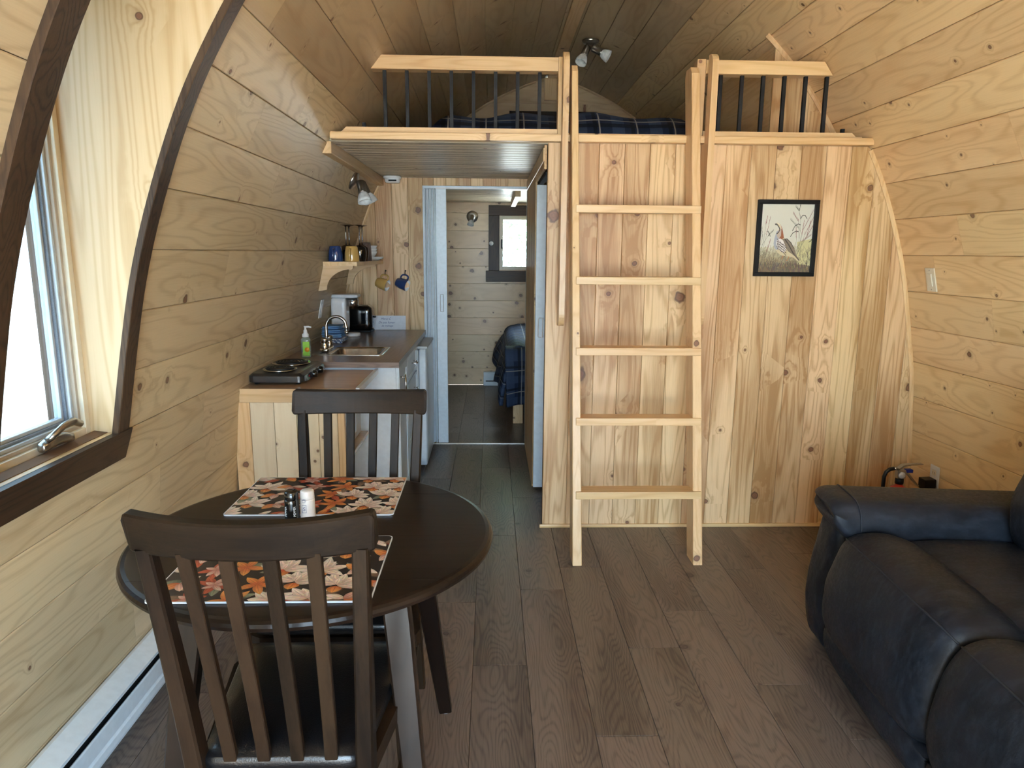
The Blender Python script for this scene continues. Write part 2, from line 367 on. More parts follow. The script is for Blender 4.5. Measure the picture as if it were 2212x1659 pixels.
class MB:
    """collects shapes into one mesh; off = world position of the parent, subtracted from world input"""
    def __init__(s, off=(0, 0, 0)): s.v = []; s.f = []; s.mi = []; s.sm = []; s.off = Vector(off)
    def add(s, vs, fs, mi=0, sm=False):
        b = len(s.v); s.v += [Vector(v)-s.off for v in vs]; s.f += [tuple(i+b for i in f) for f in fs]
        s.mi += [mi]*len(fs); s.sm += [sm]*len(fs); return s
    def box(s, a, b, ch=0.0, mi=0, mat=None):
        x0, y0, z0 = [min(p, q) for p, q in zip(a, b)]; x1, y1, z1 = [max(p, q) for p, q in zip(a, b)]
        ch = min(ch, (x1-x0)*.45, (y1-y0)*.45, (z1-z0)*.45)
        if ch <= 0:
            vs = [(x0, y0, z0), (x1, y0, z0), (x1, y1, z0), (x0, y1, z0), (x0, y0, z1), (x1, y0, z1), (x1, y1, z1), (x0, y1, z1)]
            fs = [(0, 3, 2, 1), (4, 5, 6, 7), (0, 1, 5, 4), (1, 2, 6, 5), (2, 3, 7, 6), (3, 0, 4, 7)]
        else:
            bm = bmesh.new(); bmesh.ops.create_cube(bm, size=1.0)
            for v in bm.verts: v.co = Vector(((v.co.x+.5)*(x1-x0)+x0, (v.co.y+.5)*(y1-y0)+y0, (v.co.z+.5)*(z1-z0)+z0))
            bmesh.ops.bevel(bm, geom=bm.edges[:], offset=ch, segments=2, affect='EDGES', profile=.6)
            bm.verts.index_update(); vs = [v.co.copy() for v in bm.verts]; fs = [tuple(v.index for v in f.verts) for f in bm.faces]; bm.free()
        if mat is not None: vs = [mat @ Vector(v) for v in vs]
        return s.add(vs, fs, mi)
    def rings(s, rs, closed_path=False, cap=True, mi=0, sm=True):
        n = len(rs[0]); vs = [p for r in rs for p in r]; fs = []
        m_ = len(rs) if closed_path else len(rs)-1
        for i in range(m_):
            j = (i+1) % len(rs)
            for k in range(n):
                l = (k+1) % n; fs.append((i*n+k, i*n+l, j*n+l, j*n+k))
        b = len(s.v); s.add(vs, fs, mi, sm)
        if cap and not closed_path:
            s.add([], [])
            s.f += [tuple(b+k for k in reversed(range(n))), tuple(b+(len(rs)-1)*n+k for k in range(n))]; s.mi += [mi, mi]; s.sm += [False, False]
        return s
    def tube(s, path, r, seg=10, mi=0, closed=False, cap=True):
        P = [Vector(p) for p in path]; n = len(P); rs = []; up = None
        for i, p in enumerate(P):
            if closed: t = (P[(i+1) % n]-P[i-1]).normalized()
            else: t = (P[min(i+1, n-1)]-P[max(i-1, 0)]).normalized()
            if up is None:
                up = Vector((0, 0, 1)) if abs(t.z) < .9 else Vector((1, 0, 0))
            a = t.cross(up).normalized(); b_ = a.cross(t).normalized(); up = b_
            rr = r[i] if isinstance(r, (list, tuple)) else r
            rs.append([p+(a*math.cos(2*PI*k/seg)+b_*math.sin(2*PI*k/seg))*rr for k in range(seg)])
        return s.rings(rs, closed_path=closed, cap=cap, mi=mi)
    def sweep(s, path, w, d, side=(1, 0, 0), mi=0):
        """rectangular bar: width w along side, depth d across; w/d may be lists"""
        P = [Vector(p) for p in path]; n = len(P); rs = []; S = Vector(side)
        for i, p in enumerate(P):
            t = (P[min(i+1, n-1)]-P[max(i-1, 0)]).normalized(); a = (S-t*S.dot(t)).normalized(); b_ = t.cross(a)
            ww = (w[i] if isinstance(w, (list, tuple)) else w)/2; dd = (d[i] if isinstance(d, (list, tuple)) else d)/2; c = min(ww, dd)*.25
            rs.append([p+a*x+b_*y for x, y in ((ww-c, -dd), (ww, -dd+c), (ww, dd-c), (ww-c, dd), (-ww+c, dd), (-ww, dd-c), (-ww, -dd+c), (-ww+c, -dd))])
        return s.rings(rs, mi=mi, sm=False)
    def lathe(s, prof, c=(0, 0, 0), seg=24, axis='Z', mi=0, sm=True, mat=None, closed=False):
        vs = []; fs = []; n = len(prof)
        for k in range(seg):
            a = 2*PI*k/seg
            for r, h in prof:
                q = Vector((r*math.cos(a), r*math.sin(a), h))
                if axis == 'Y': q = Vector((q.x, q.z, q.y))
                if axis == 'X': q = Vector((q.z, q.x, q.y))
                if mat is not None: q = mat @ q
                vs.append(q+Vector(c))
        for k in range(seg):
            l = (k+1) % seg
            for i in range(n-1): fs.append((k*n+i, l*n+i, l*n+i+1, k*n+i+1))
        return s.add(vs, fs, mi, sm)
    def prism(s, poly, axis, d0, d1, mi=0, sm=False):
        """poly 2D in the plane normal to axis; order of remaining axes as x,y,z"""
        def P(p, d): return {'X': (d, p[0], p[1]), 'Y': (p[0], d, p[1]), 'Z': (p[0], p[1], d)}[axis]
        n = len(poly); vs = [P(p, d0) for p in poly]+[P(p, d1) for p in poly]
        fs = [tuple(range(n)), tuple(range(2*n-1, n-1, -1))]+[(i, i+n, (i+1) % n+n, (i+1) % n) for i in range(n)]
        return s.add(vs, fs, mi, sm)
    def rbox(s, a, b, r, n=6, bulge=(0, 0, 0), fn=None, mi=0):
        """soft rounded box with bulging faces"""
        a = Vector(a); b = Vector(b); c = (a+b)/2; h = (b-a)/2
        bm = bmesh.new(); bmesh.ops.create_cube(bm, size=2.0); bmesh.ops.subdivide_edges(bm, edges=bm.edges[:], cuts=n, use_grid_fill=True)
        for v in bm.verts:
            q = v.co.copy(); p = Vector((q.x*h.x, q.y*h.y, q.z*h.z))
            inner = Vector([max(-(h[i]-r), min(h[i]-r, p[i])) for i in range(3)])
            d = p-inner
            if d.length > 1e-7:
                # keep cube-surface correspondence
                d = d.normalized()*r
            p = inner+d
            for i in range(3):
                j, k = (i+1) % 3, (i+2) % 3
                if bulge[i]: p[i] += math.copysign(1, q[i])*bulge[i]*(abs(q[i])**3)*(1-q[j]**2)*(1-q[k]**2)
            v.co = p+c
            if fn: v.co = fn(v.co)
        bmesh.ops.recalc_face_normals(bm, faces=bm.faces)
        bm.verts.index_update(); vs = [v.co.copy() for v in bm.verts]; fs = [tuple(v.index for v in f.verts) for f in bm.faces]; bm.free()
        return s.add(vs, fs, mi, True)
    def make(s, name, mat, parent=None, loc=None, fix=True, sm=None):
        me = bpy.data.meshes.new(name); me.from_pydata([tuple(v) for v in s.v], [], s.f)
        for p, mi, f in zip(me.polygons, s.mi, s.sm):
            p.material_index = mi; p.use_smooth = f if sm is None else sm
        me.update()
        if fix: fixn(me)
        return link(name, me, mat, parent, loc)

def struct(name, parent=None, label=None):
    o = bpy.data.objects.new(name, None); C.objects.link(o); o.empty_display_size = .05
    if parent: o.parent = parent
    else: o['kind'] = 'structure'
    return o
def board_mesh(L, Wd, T, ch=.0022):
    """plank centred on its face: X length, Y width, front at z=0, back at z=-T, long front edges eased"""
    l, w = L/2, Wd/2
    sec = [(-w, -T), (w, -T), (w, -ch), (w-ch, 0), (-w+ch, 0), (-w, -ch)]
    vs = [(-l, y, z) for y, z in sec]+[(l, y, z) for y, z in sec]
    fs = [tuple(range(5, -1, -1)), tuple(range(6, 12))]+[(i, (i+1) % 6, (i+1) % 6+6, i+6) for i in range(6)]
    return meshd(vs, fs)
def board(parent, O, U, V, L, Wd, T, mat, name='plank', ch=.0022, gap=.0012):
    """board centred at O with its length along U and width along V; normal U x V faces the room"""
    U = Vector(U).normalized(); V = Vector(V).normalized(); Nn = U.cross(V)
    me = board_mesh(L-gap*.5, Wd-gap, T, ch); o = link(name, me, mat, parent)
    mm = Matrix.Identity(4)
    for i in range(3): mm[i][0] = U[i]; mm[i][1] = V[i]; mm[i][2] = Nn[i]; mm[i][3] = O[i]
    o.matrix_local = mm
    return o
def clip_poly(poly, f):
    """keep where f(p)>=0, f linear"""
    out = []
    for i in range(len(poly)):
        a, b = poly[i], poly[(i+1) % len(poly)]; fa, fb = f(a), f(b)
        if fa >= 0: out.append(a)
        if (fa >= 0) != (fb >= 0):
            t = fa/(fa-fb); out.append((a[0]+(b[0]-a[0])*t, a[1]+(b[1]-a[1])*t))
    return out

# ------------------------------------------------------------------ room shell
YB, YF = -1.65, 7.66            # rear end (behind the camera) and far end
YP, YD, YLB = 3.548, 5.21, 6.6   # loft partition, bedroom doorway wall, loft end wall
ROW0, ROWW = .17, .1865
WIN_Y0, WIN_Y1 = 1.505, 2.035
WROW0, WROW1 = 4, 12             # rows cut away by the window dormer
rows = [(-.0, ROW0)]+[(ROW0+ROWW*k, min(ROW0+ROWW*(k+1), ARC[-1]-.03)) for k in range(20) if ROW0+ROWW*k < ARC[-1]-.06]

# floor
fl = MB().box((-1.45, YB, -.06), (2.55, YF+.1, -.012)).make('floor', M['back']); fl['kind'] = 'structure'
FW, FL_ = .1945, 1.168
joint = {-1: 2.838, 0: 3.056, 1: 2.371, 2: 2.644, 3: 3.304, 4: 3.026, 5: 2.55, 6: 3.191, -2: 2.268, -3: 2.728, -4: 3.2, -5: 2.42, -6: 2.9}
for j in range(-8, 11):
    x0 = .325+FW*j; x1 = x0+FW
    if x0 < -1.19: x0 = -1.19
    if x1 > 2.28: x1 = 2.28
    if x1-x0 < .03: continue
    y = joint.get(j, 2.0+((j*.413) % 1)*FL_)
    while y > YB: y -= FL_
    while y < YF:
        a, b = max(y, YB), min(y+FL_, YF)
        if b-a > .02:
            me = meshd(*(lambda l, w, ch=.0015: ([(-w, -l, -.012), (w, -l, -.012), (w, l, -.012), (-w, l, -.012), (-w, -l, -.0012), (w, -l, -.0012), (w, l, -.0012), (-w, l, -.0012),
                        (-w+ch, -l+ch, 0), (w-ch, -l+ch, 0), (w-ch, l-ch, 0), (-w+ch, l-ch, 0)],
                       [(0, 1, 5, 4), (1, 2, 6, 5), (2, 3, 7, 6), (3, 0, 4, 7), (4, 5, 9, 8), (5, 6, 10, 9), (6, 7, 11, 10), (7, 4, 8, 11), (8, 9, 10, 11)]))((b-a)/2-.0006, (x1-x0)/2-.0006))
            link('plank', me, M['floor'], fl, ((x0+x1)/2, (a+b)/2, 0))
        y += FL_

# hull: wall_left / wall_right / ceiling planks
wl = bpy.data.objects.new('wall_left', None); wr = bpy.data.objects.new('wall_right', None); ce = bpy.data.objects.new('ceiling', None)
for o in (wl, wr, ce): C.objects.link(o); o['kind'] = 'structure'
shell = {-1: MB(), 1: MB()}; shellc = MB()
def cuts(y0, y1, first, rnd):
    out = []; y = y0-first
    while y < y1:
        L = rnd.uniform(1.5, 3.4); a, b = max(y, y0), min(y+L, y1)
        if b-a > .25: out.append([a, b])
        elif out: out[-1][1] = b
        y += L
    return out
# butt joints read off the photograph (row: list of Y), others random
known = {(-1, 7): [2.75], (-1, 10): [2.62, 3.9], (-1, 11): [3.0], (-1, 12): [2.35, 3.35], (-1, 8): [4.2]}
for side in (-1, 1):
    for k, (s0, s1) in enumerate(rows):
        rnd = random.Random(k*7+side*31)
        p0, p1 = at_arc(s0), at_arc(s1)
        A = Vector((CX+side*p0.x, 0, p0.y)); B = Vector((CX+side*p1.x, 0, p1.y))
        mid = (A+B)/2; wdt = (B-A).length
        up = (B-A).normalized()
        U = Vector((0, 1, 0)) if side == 1 else Vector((0, -1, 0))
        V = up
        Nn = U.cross(V)
        if Nn.x*side > 0 or (abs(Nn.x) < .2 and Nn.z > 0): U = -U; Nn = -Nn
        yend = YF if s0 < 2.55 else (YLB+.1)
        if side == 1 and False: pass
        spans = [(YB, yend)]
        wrow = k-1
        if side == -1 and WROW0 <= wrow < WROW1: spans = [(YB, WIN_Y0-.019), (WIN_Y1+.019, yend)]
        par = ce if s0 > 2.2 else (wl if side == -1 else wr)
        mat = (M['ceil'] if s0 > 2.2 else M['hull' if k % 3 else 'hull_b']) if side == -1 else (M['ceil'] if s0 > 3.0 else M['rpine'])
        for (ya, yb) in spans:
            kn = [q for q in known.get((side, k), []) if ya < q < yb]
            if kn:
                ed = [ya]+kn+[yb]; pcs = [[a, b] for a, b in zip(ed, ed[1:])]
            else: pcs = cuts(ya, yb, rnd.uniform(0, 1.6), rnd)
            for a, b in pcs:
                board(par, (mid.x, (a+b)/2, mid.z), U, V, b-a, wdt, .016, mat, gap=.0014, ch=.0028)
            sh = shellc if par is ce else shell[side]
            o = -Nn*.017; o2 = -Nn*.055
            vs = [A+o+Vector((0, ya, 0)), B+o+Vector((0, ya, 0)), B+o+Vector((0, yb, 0)), A+o+Vector((0, yb, 0)),
                  A+o2+Vector((0, ya, 0)), B+o2+Vector((0, ya, 0)), B+o2+Vector((0, yb, 0)), A+o2+Vector((0, yb, 0))]
            ext = up*.012
            for i in (1, 2, 5, 6): vs[i] = vs[i]+ext
            for i in (0, 3, 4, 7): vs[i] = vs[i]-ext
            sh.add(vs, [(0, 1, 2, 3), (7, 6, 5, 4), (0, 4, 5, 1), (1, 5, 6, 2), (2, 6, 7, 3), (3, 7, 4, 0)])
shell[-1].make('backing', M['back'], wl); shell[1].make('backing', M['back'], wr)
shellc.box((CX-.12, YB, 3.03), (CX+.12, YLB+.1, 3.08)).make('backing', M['back'], ce)
rb = MB((CX, 0, 3.0)).box((CX-.045, YB, 2.985), (CX+.045, YLB, 3.025), .004).make('ridge_board', M['pineY'], ce, (CX, 0, 3.0))

# far end wall of the bedroom with its window (wall_back)
wb = bpy.data.objects.new('wall_back', None); C.objects.link(wb); wb['kind'] = 'structure'
BW = (.10, .86, 1.285, 1.835)      # bedroom window hole x0,x1,z0,z1
def hull_lim(z): return hwz(max(0, z))
for k in range(11):
    z0 = -.002+.187*k+.005; z1 = z0+.187
    if z0 > 2.0: break
    z1 = min(z1, 2.0)
    h = min(hull_lim(z0), hull_lim(z1))+.01
    segs = [(CX-h, CX+h)]
    if z1 > BW[2] and z0 < BW[3]:
        segs = [(CX-h, BW[0]), (BW[1], CX+h)]
        if z0 < BW[2]-.02:
            board(wb, ((BW[0]+BW[1])/2, YF, (z0+BW[2])/2), (1, 0, 0), (0, 0, 1), BW[1]-BW[0], BW[2]-z0, .016, M['bedpine'])
        if z1 > BW[3]+.02:
            board(wb, ((BW[0]+BW[1])/2, YF, (z1+BW[3])/2), (1, 0, 0), (0, 0, 1), BW[1]-BW[0], z1-BW[3], .016, M['bedpine'])
    for a, b in segs: board(wb, ((a+b)/2, YF, (z0+z1)/2), (1, 0, 0), (0, 0, 1), b-a, z1-z0, .016, M['bedpine'])
mb = MB()
for a, b, c, d in ((-1.3, BW[0], 0, 2.1), (BW[1], 2.4, 0, 2.1), (BW[0], BW[1], 0, BW[2]), (BW[0], BW[1], BW[3], 2.1)): mb.box((a, YF+.017, c), (b, YF+.06, d))
mb.make('backing', M['back'], wb)
# rear wall behind the camera with the glazed entrance
wre = MB()
for a, b, c, d in ((-1.4, -.9, 0, 3.1), (1.05, 2.5, 0, 3.1), (-.9, 1.05, 2.10, 3.1)): wre.box((a, YB-.05, c), (b, YB, d))
wre = wre.make('wall_rear', M['pineX']); wre['kind'] = 'structure'
dre = thing('door_1', None, None); dre['kind'] = 'structure'
for x in (-.90, .05, 1.0): MB().box((x, YB-.045, .0), (x+.05, YB-.005, 2.10), .004).make('door_frame', M['white'], dre)
MB().box((-.85, YB-.045, 2.03), (1.0, YB-.005, 2.10)).make('door_frame', M['white'], dre)
MB().box((-.85, YB-.03, .02), (1.0, YB-.024, 2.03)).make('door_pane', M['glass'], dre)

# loft deck: hall and bedroom ceiling below, floor above
lc = MB()
for y0, y1 in ((YP, YD), (YD, YF)): lc.box((-.86, y0, 2.0), (1.95, y1, 2.028))
lc = lc.make('ceiling_hall', M['back']); lc['kind'] = 'structure'
HB = .0915
y = YP+.004
while y < YF-.02:
    y1 = min(y+HB, YF)
    if y < YD < y1-.01 : y1 = YD
    board(lc, (.5, (y+y1)/2, 1.984), (1, 0, 0), (0, -1, 0), 2.7 if y < YD else 2.7, y1-y, .014, M['hallceil'], ch=.007)
    y = y1

# loft front partition (wall_front)
wf = bpy.data.objects.new('wall_front', None); C.objects.link(wf); wf['kind'] = 'structure'
xs = [.2765, .405]+[.5303+.1258*i for i in range(15)]
mbk = MB()
for a, b in zip(xs, xs[1:]):
    b = min(b, 2.285)
    if a > 2.27: break
    a2, b2 = a+.0006, b-.0006
    z = lambda x: min(1.988, hull_z(x)-.004 if abs(x-CX) < 1.73 else 0)
    nn = 8; top = [(a2+(b2-a2)*i/nn, max(.001, z(a2+(b2-a2)*i/nn))) for i in range(nn+1)]
    # board lies in its own frame: X along the grain (world Z), Y across (world -X)
    ch = .0022; cx = (a+b)/2
    poly = [(a2, .002)]+[(b2, .002)]+list(reversed(top))
    vs = []; fs = []
    n = len(poly)
    def inset(p): return (max(a2+ch, min(b2-ch, p[0])), p[1])
    for q in poly: vs.append((q[1], -(q[0]-cx), -.016))
    for q in poly: vs.append((q[1], -(q[0]-cx), -ch))
    for q in poly: qq = inset(q); vs.append((qq[1], -(qq[0]-cx), 0))
    fs = [tuple(range(n)), tuple(range(3*n-1, 2*n-1, -1))]
    for i in range(n):
        j = (i+1) % n; fs += [(i, i+n, j+n, j), (i+n, i+2*n, j+2*n, j+n)]
    me = fixn(meshd(vs, fs)); o = link('plank', me, M['cedar'], wf)
    mm = Matrix(((0, -1, 0, cx), (0, 0, -1, YP), (1, 0, 0, 0), (0, 0, 0, 1)))
    o.matrix_local = mm
mbk.prism([(.28, 0), (2.25, 0), (2.24, .6), (2.18, 1.0), (2.1, 1.4), (1.95, 1.8), (1.86, 1.985), (.28, 1.985)], 'Y', YP+.017, YP+.09)
mbk.make('backing', M['back'], wf)
MB((1.2, YP, 0)).box((.262, YP-.014, .0), (2.27, YP-.0005, .018), .004).make('baseboard_front', M['pineX'], None, (1.2, YP, 0))['kind'] = 'structure'
def hull_mould(name, y, z0, z1, side, w=.019, t=.012, mat=None, n=26):
    """quarter-round strip that follows the curved hull where a cross wall meets it"""
    rs = []
    for i in range(n+1):
        z = z0+(z1-z0)*i/n; e = .01
        h = hwz(z); dh = (hwz(z+e)-hwz(z-e))/(2*e); nrm = Vector((-1, dh)).normalized()   # inward in (h,z)
        P = lambda a, yy: Vector((CX+side*(h+nrm.x*a), yy, z+nrm.y*a))
        rs.append([P(.001, y-.001), P(.001, y-t), P(w*.55, y-t), P(w, y-t*.4), P(w, y-.001)])
    o = MB((CX+side*1.6, y, 1)).rings(rs, sm=False).make(name, mat or M['pineZ'], None, (CX+side*1.6, y, 1)); o['kind'] = 'structure'; return o
hull_mould('trim_1', YP, .02, 1.975, 1)
hull_mould('trim_2', YD, .02, 1.955, -1)
hull_mould('trim_3', 3.80, 2.05, 2.575, 1, w=.022)

# doorway wall at the end of the hall (wall_doorway)
wd = bpy.data.objects.new('wall_hall', None); C.objects.link(wd); wd['kind'] = 'structure'
OX0, OX1, OZ = -.498, .275, 1.925
def vboards(par, xs, zt, zb, Y, mat, U=(0, 0, 1), T=.016):
    for a, b in zip(xs, xs[1:]):
        n = 6; a2, b2 = a+.0006, b-.0006; cx = (a+b)/2
        top = [(a2+(b2-a2)*i/n, zt(a2+(b2-a2)*i/n)) for i in range(n+1)]
        poly = [(a2, zb), (b2, zb)]+list(reversed(top)); N_ = len(poly); ch = .002
        vs = [(q[1], -(q[0]-cx), -T) for q in poly]+[(q[1], -(q[0]-cx), -ch) for q in poly]+[(q[1], -(max(a2+ch, min(b2-ch, q[0]))-cx), 0) for q in poly]
        fs = [tuple(range(N_)), tuple(range(3*N_-1, 2*N_-1, -1))]
        for i in range(N_):
            j = (i+1) % N_; fs += [(i, i+N_, j+N_, j), (i+N_, i+2*N_, j+2*N_, j+N_)]
        o = link('plank', fixn(meshd(vs, fs)), mat, par)
        o.matrix_local = Matrix(((0, -1, 0, cx), (0, 0, -1, Y), (1, 0, 0, 0), (0, 0, 0, 1)))
hz = lambda x: min(1.984, hull_z(x)-.004)
vboards(wd, [-1.17, -1.06, -.95, -.845, -.722, -.606, OX0], hz, 0.0, YD, M['cedar'])
vboards(wd, [OX0, -.42, -.33, -.24, -.15, -.06, .03, .12, .21, OX1], hz, OZ, YD, M['cedar'])
vboards(wd, [OX1, .4], hz, 0.0, YD, M['cedar'])
bk = MB(); bk.prism([(-1.16, 0), (OX0, 0), (OX0, 1.98), (-.80, 1.98), (-1.0, 1.5), (-1.12, 1.0)], 'Y', YD+.017, YD+.09)
bk.box((OX0, YD+.017, OZ), (OX1, YD+.09, 1.984)).box((OX1, YD+.017, 0), (2.2, YD+.09, 1.98)); bk.make('backing', M['back'], wd)

# closet side of the hall (wall_closet), plane x = .262 with the closet opening near the front
wc = bpy.data.objects.new('wall_closet', None); C.objects.link(wc); wc['kind'] = 'structure'
CX0, CY0, CY1, CZ = .272, 3.60, 4.215, 1.865
for a in [CY1+.0765*i for i in range(13)]:
    b = min(a+.0765, YD)
    board(wc, (CX0, (a+b)/2, .99), (0, 0, 1), (0, -1, 0), 1.98, b-a, .012, M['cedar'])
board(wc, (CX0, (YP+CY1)/2, (CZ+1.98)/2), (0, -1, 0), (0, 0, -1), CY1-YP-.02, 1.98-CZ, .012, M['cedar'])
MB().box((CX0+.013, CY1, 0), (CX0+.05, YD, 1.98)).box((CX0+.013, YP+.1, CZ), (CX0+.05, CY1, 1.98)).box((1.0, YP+.09, 0), (1.04, YD, 1.98)).make('backing', M['back'], wc)
MB((CX0, 4.7, 0)).box((CX0-.013, CY1, 0), (CX0-.001, YD-.02, .016), .003).make('baseboard_hall', M['pineY'], None, (CX0, 4.7, 0))['kind'] = 'structure'
# threshold strip
MB((-.1, YD, 0)).box((OX0+.02, YD-.012, 0), (OX1-.01, YD+.02, .006), .002).make('trim_4', M['nickel'], None, (-.1, YD, 0))['kind'] = 'structure'
# ledgers that carry the hall ceiling
def zbar(name, a, b, mat, axis):
    c = Vector(a).lerp(Vector(b), .5); o = MB(c).box(a, b, .003).make(name, mat, None, c); o['kind'] = 'structure'; return o
zbar('trim_5', (-.845, YP-.012, 1.925), (-.775, YD-.02, 1.982), M['pineY'], 'Y')
zbar('trim_6', (.255, YP+.02, 1.905), (.271, YD-.002, 1.968), M['pineY'], 'Y')
# white door lining of the bedroom opening
dl = struct('door_2'); 
for a, b in (((OX0, YD-.022, 0), (OX0+.014, YD+.09, OZ)), ((OX1-.014, YD-.022, 0), (OX1, YD+.09, OZ)), ((OX0, YD-.022, OZ-.016), (OX1, YD+.09, OZ+.004))):
    MB().box(a, b, .003).make('door_lining', M['vinyl'], dl)

# loft end wall and the cut-off wall beside the loft
we = bpy.data.objects.new('wall_loft', None); C.objects.link(we); we['kind'] = 'structure'
for k in range(6):
    z0 = 2.028+.187*k; z1 = z0+.187
    if z0 > 2.98: break
    n = 10; L = []; Rr = []
    for i in range(n+1):
        z = min(z0+.0006+(z1-z0-.0012)*i/n, 3.0); h = max(.03, hwz(z)); L.append((CX-h, z)); Rr.append((CX+h, z))
    MB((CX, YLB, z0)).prism([L[0], *reversed(Rr[:1])]+Rr[1:]+list(reversed(L[1:])), 'Y', YLB, YLB+.02).make('plank', M['ceil'], we, (CX, YLB, z0))
for sd_ in (-1, 1):
    hull_mould('trim_7' if sd_ < 0 else 'trim_8', YLB, 2.1, 2.97, sd_, w=.02, mat=M['ceil'])
zz = [hull_z(x) for x in (1.46, 1.5, 1.6, 1.7, 1.8)]
wx = bpy.data.objects.new('wall_loft_side', None); C.objects.link(wx); wx['kind'] = 'structure'
vboards(wx, [1.462, 1.53, 1.66, 1.79, 1.93], lambda x: max(2.03, hull_z(x)-.003), 2.028, 3.80, M['cedar'])
MB().prism([(1.462, 2.028), (1.84, 2.028), (1.7, 2.3), (1.462, 2.52)], 'Y', 3.817, 5.2).make('backing', M['pineY'], wx)

# ------------------------------------------------------------------ left dormer window (window_1)
w1 = struct('window_1')
zt = at_arc(ROW0+ROWW*WROW1).y; zb = .925
xg = -1.192
def reveal_poly():
    pts = [(xg-.0, zb)]
    n = 24
    for i in range(n+1):
        z = zb+(zt-zb)*i/n; pts.append((CX-hwz(z)-.002, z))
    pts.append((xg, zt)); return pts
for y0, y1 in ((WIN_Y1, WIN_Y1+.018), (WIN_Y0-.018, WIN_Y0)):
    MB((-1.0, y0, 1.5)).prism(reveal_poly(), 'Y', y0, y1).make('reveal_board', M['reveal'], w1, (-1.0, y0, 1.5))
MB((-1, 1.77, zt)).box((-1.3, WIN_Y0-.02, zt), (CX-hwz(zt)+.0, WIN_Y1+.02, zt+.018)).make('reveal_board', M['pineY'], w1, (-1, 1.77, zt))
xs_ = CX-hwz(.92)
MB((-1.15, 1.77, .91)).box((xg-.02, WIN_Y0, .903), (xs_+.006, WIN_Y1, .925), .002).make('sill_board', M['pineY'], w1, (-1.15, 1.77, .91))
def arch_trim(y0, y1, za, zb_):
    rs = []; n = 34; t = .02
    for i in range(n+1):
        z = za+(zb_-za)*i/n; e = .01; h = hwz(z); dh = (hwz(z+e)-hwz(z-e))/(2*e); nr = Vector((-1, dh)).normalized()
        P = lambda a, yy: Vector((CX-(h+nr.x*a), yy, z+nr.y*a))
        rs.append([P(.001, y0), P(t-.002, y0), P(t, y0+.002), P(t, y1-.002), P(t-.002, y1), P(.001, y1)])
    c = (-1.0, (y0+y1)/2, 1.5)
    MB(c).rings(rs, sm=False).make('arch_trim', M['stainZ'], w1, c)
arch_trim(WIN_Y1-.012, WIN_Y1+.052, .925, 2.45)
arch_trim(WIN_Y0-.078, WIN_Y0+.006, .925, 2.45)
# dark apron below
rs = []
for yy, dz in ((1.30, 0), (2.075, 0), (2.10, 0)):
    z0, z1 = .838, .925
    if yy == 2.10: z0 = .90
    r_ = []
    for z, a in ((z0, .001), (z0, .021), (z1, .024), (z1, .001)):
        r_.append(Vector((CX-(hwz(z)-a), yy if z == z1 or yy < 2.07 else yy, z)))
    rs.append(r_)
MB((-1.12, 1.7, .88)).rings(rs, sm=False).make('apron_board', M['stainY'], w1, (-1.12, 1.7, .88))
# window unit
def winframe(name, x0, x1, y0, y1, z0, z1, b, mat, par=w1):
    m_ = MB()
    m_.box((x0, y0, z0), (x1, y0+b, z1), .002); m_.box((x0, y1-b, z0), (x1, y1, z1), .002)
    m_.box((x0, y0+b, z0), (x1, y1-b, z0+b), .002); m_.box((x0, y0+b, z1-b), (x1, y1-b, z1), .002)
    return m_.make(name, mat, par)
winframe('window_frame', -1.275, -1.187, WIN_Y0, WIN_Y1, .925, 2.2, .022, M['ivory'])
winframe('window_stop', -1.262, -1.200, WIN_Y0+.0205, WIN_Y1-.0205, .9455, 2.18, .012, M['beige'])
winframe('sash', -1.258, -1.212, WIN_Y0+.032, WIN_Y1-.032, .957, 2.17, .010, M['sash_l'])
winframe('sash_gasket', -1.254, -1.222, WIN_Y0+.0415, WIN_Y1-.0415, .9665, 2.16, .008, M['sash'])
winframe('sash_inner', -1.252, -1.231, WIN_Y0+.049, WIN_Y1-.049, .974, 2.15, .010, M['sash_l'])
MB().box((-1.245, WIN_Y0+.058, .983), (-1.241, WIN_Y1-.058, 2.145)).make('window_pane', M['glass_tint'], w1)
MB().box((-1.345, WIN_Y0-.02, 2.2), (-1.187, WIN_Y1+.02, zt+.018)).make('window_header', M['back'], w1)
mo = MB()
mo.box((-1.305, WIN_Y1-.003, .88), (-1.277, WIN_Y1+.05, 2.3)).box((-1.305, WIN_Y0-.05, .88), (-1.277, WIN_Y0+.003, 2.3)).box((-1.37, WIN_Y0, .87), (-1.277, WIN_Y1, .93)).box((-1.37, WIN_Y0, 2.19), (-1.277, WIN_Y1, 2.3))
mo.box((-1.85, WIN_Y0-.6, 2.32), (-1.25, WIN_Y1+.6, 2.36)).make('outside_trim_and_added_eave', M['siding'], w1)  # this slab is an unseen eave, added to cut the sky light
mo = MB()
mo.box((-1.27, WIN_Y1, .85), (-1.17, WIN_Y1+.1, 2.33)).box((-1.27, WIN_Y0-.1, .85), (-1.17, WIN_Y0, 2.33))
# crank
ck = struct('window_crank', w1)
g = MB()
yc = 1.84
g.rbox((-1.186, yc-.06, .928), (-1.158, yc+.075, .958), .011, 4, fn=lambda p: Vector((p.x, p.y, p.z+.012*math.cos((p.y-yc)/.07*1.3))))
g.make('crank_housing', M['nickel'], ck)
MB().tube([(-1.165, yc-.045, .965), (-1.150, yc-.03, .980), (-1.145, yc+.0, .994), (-1.145, yc+.045, .997), (-1.147, yc+.08, .982)], [.009, .009, .009, .011, .010], 12).make('crank_arm', M['nickel'], ck)

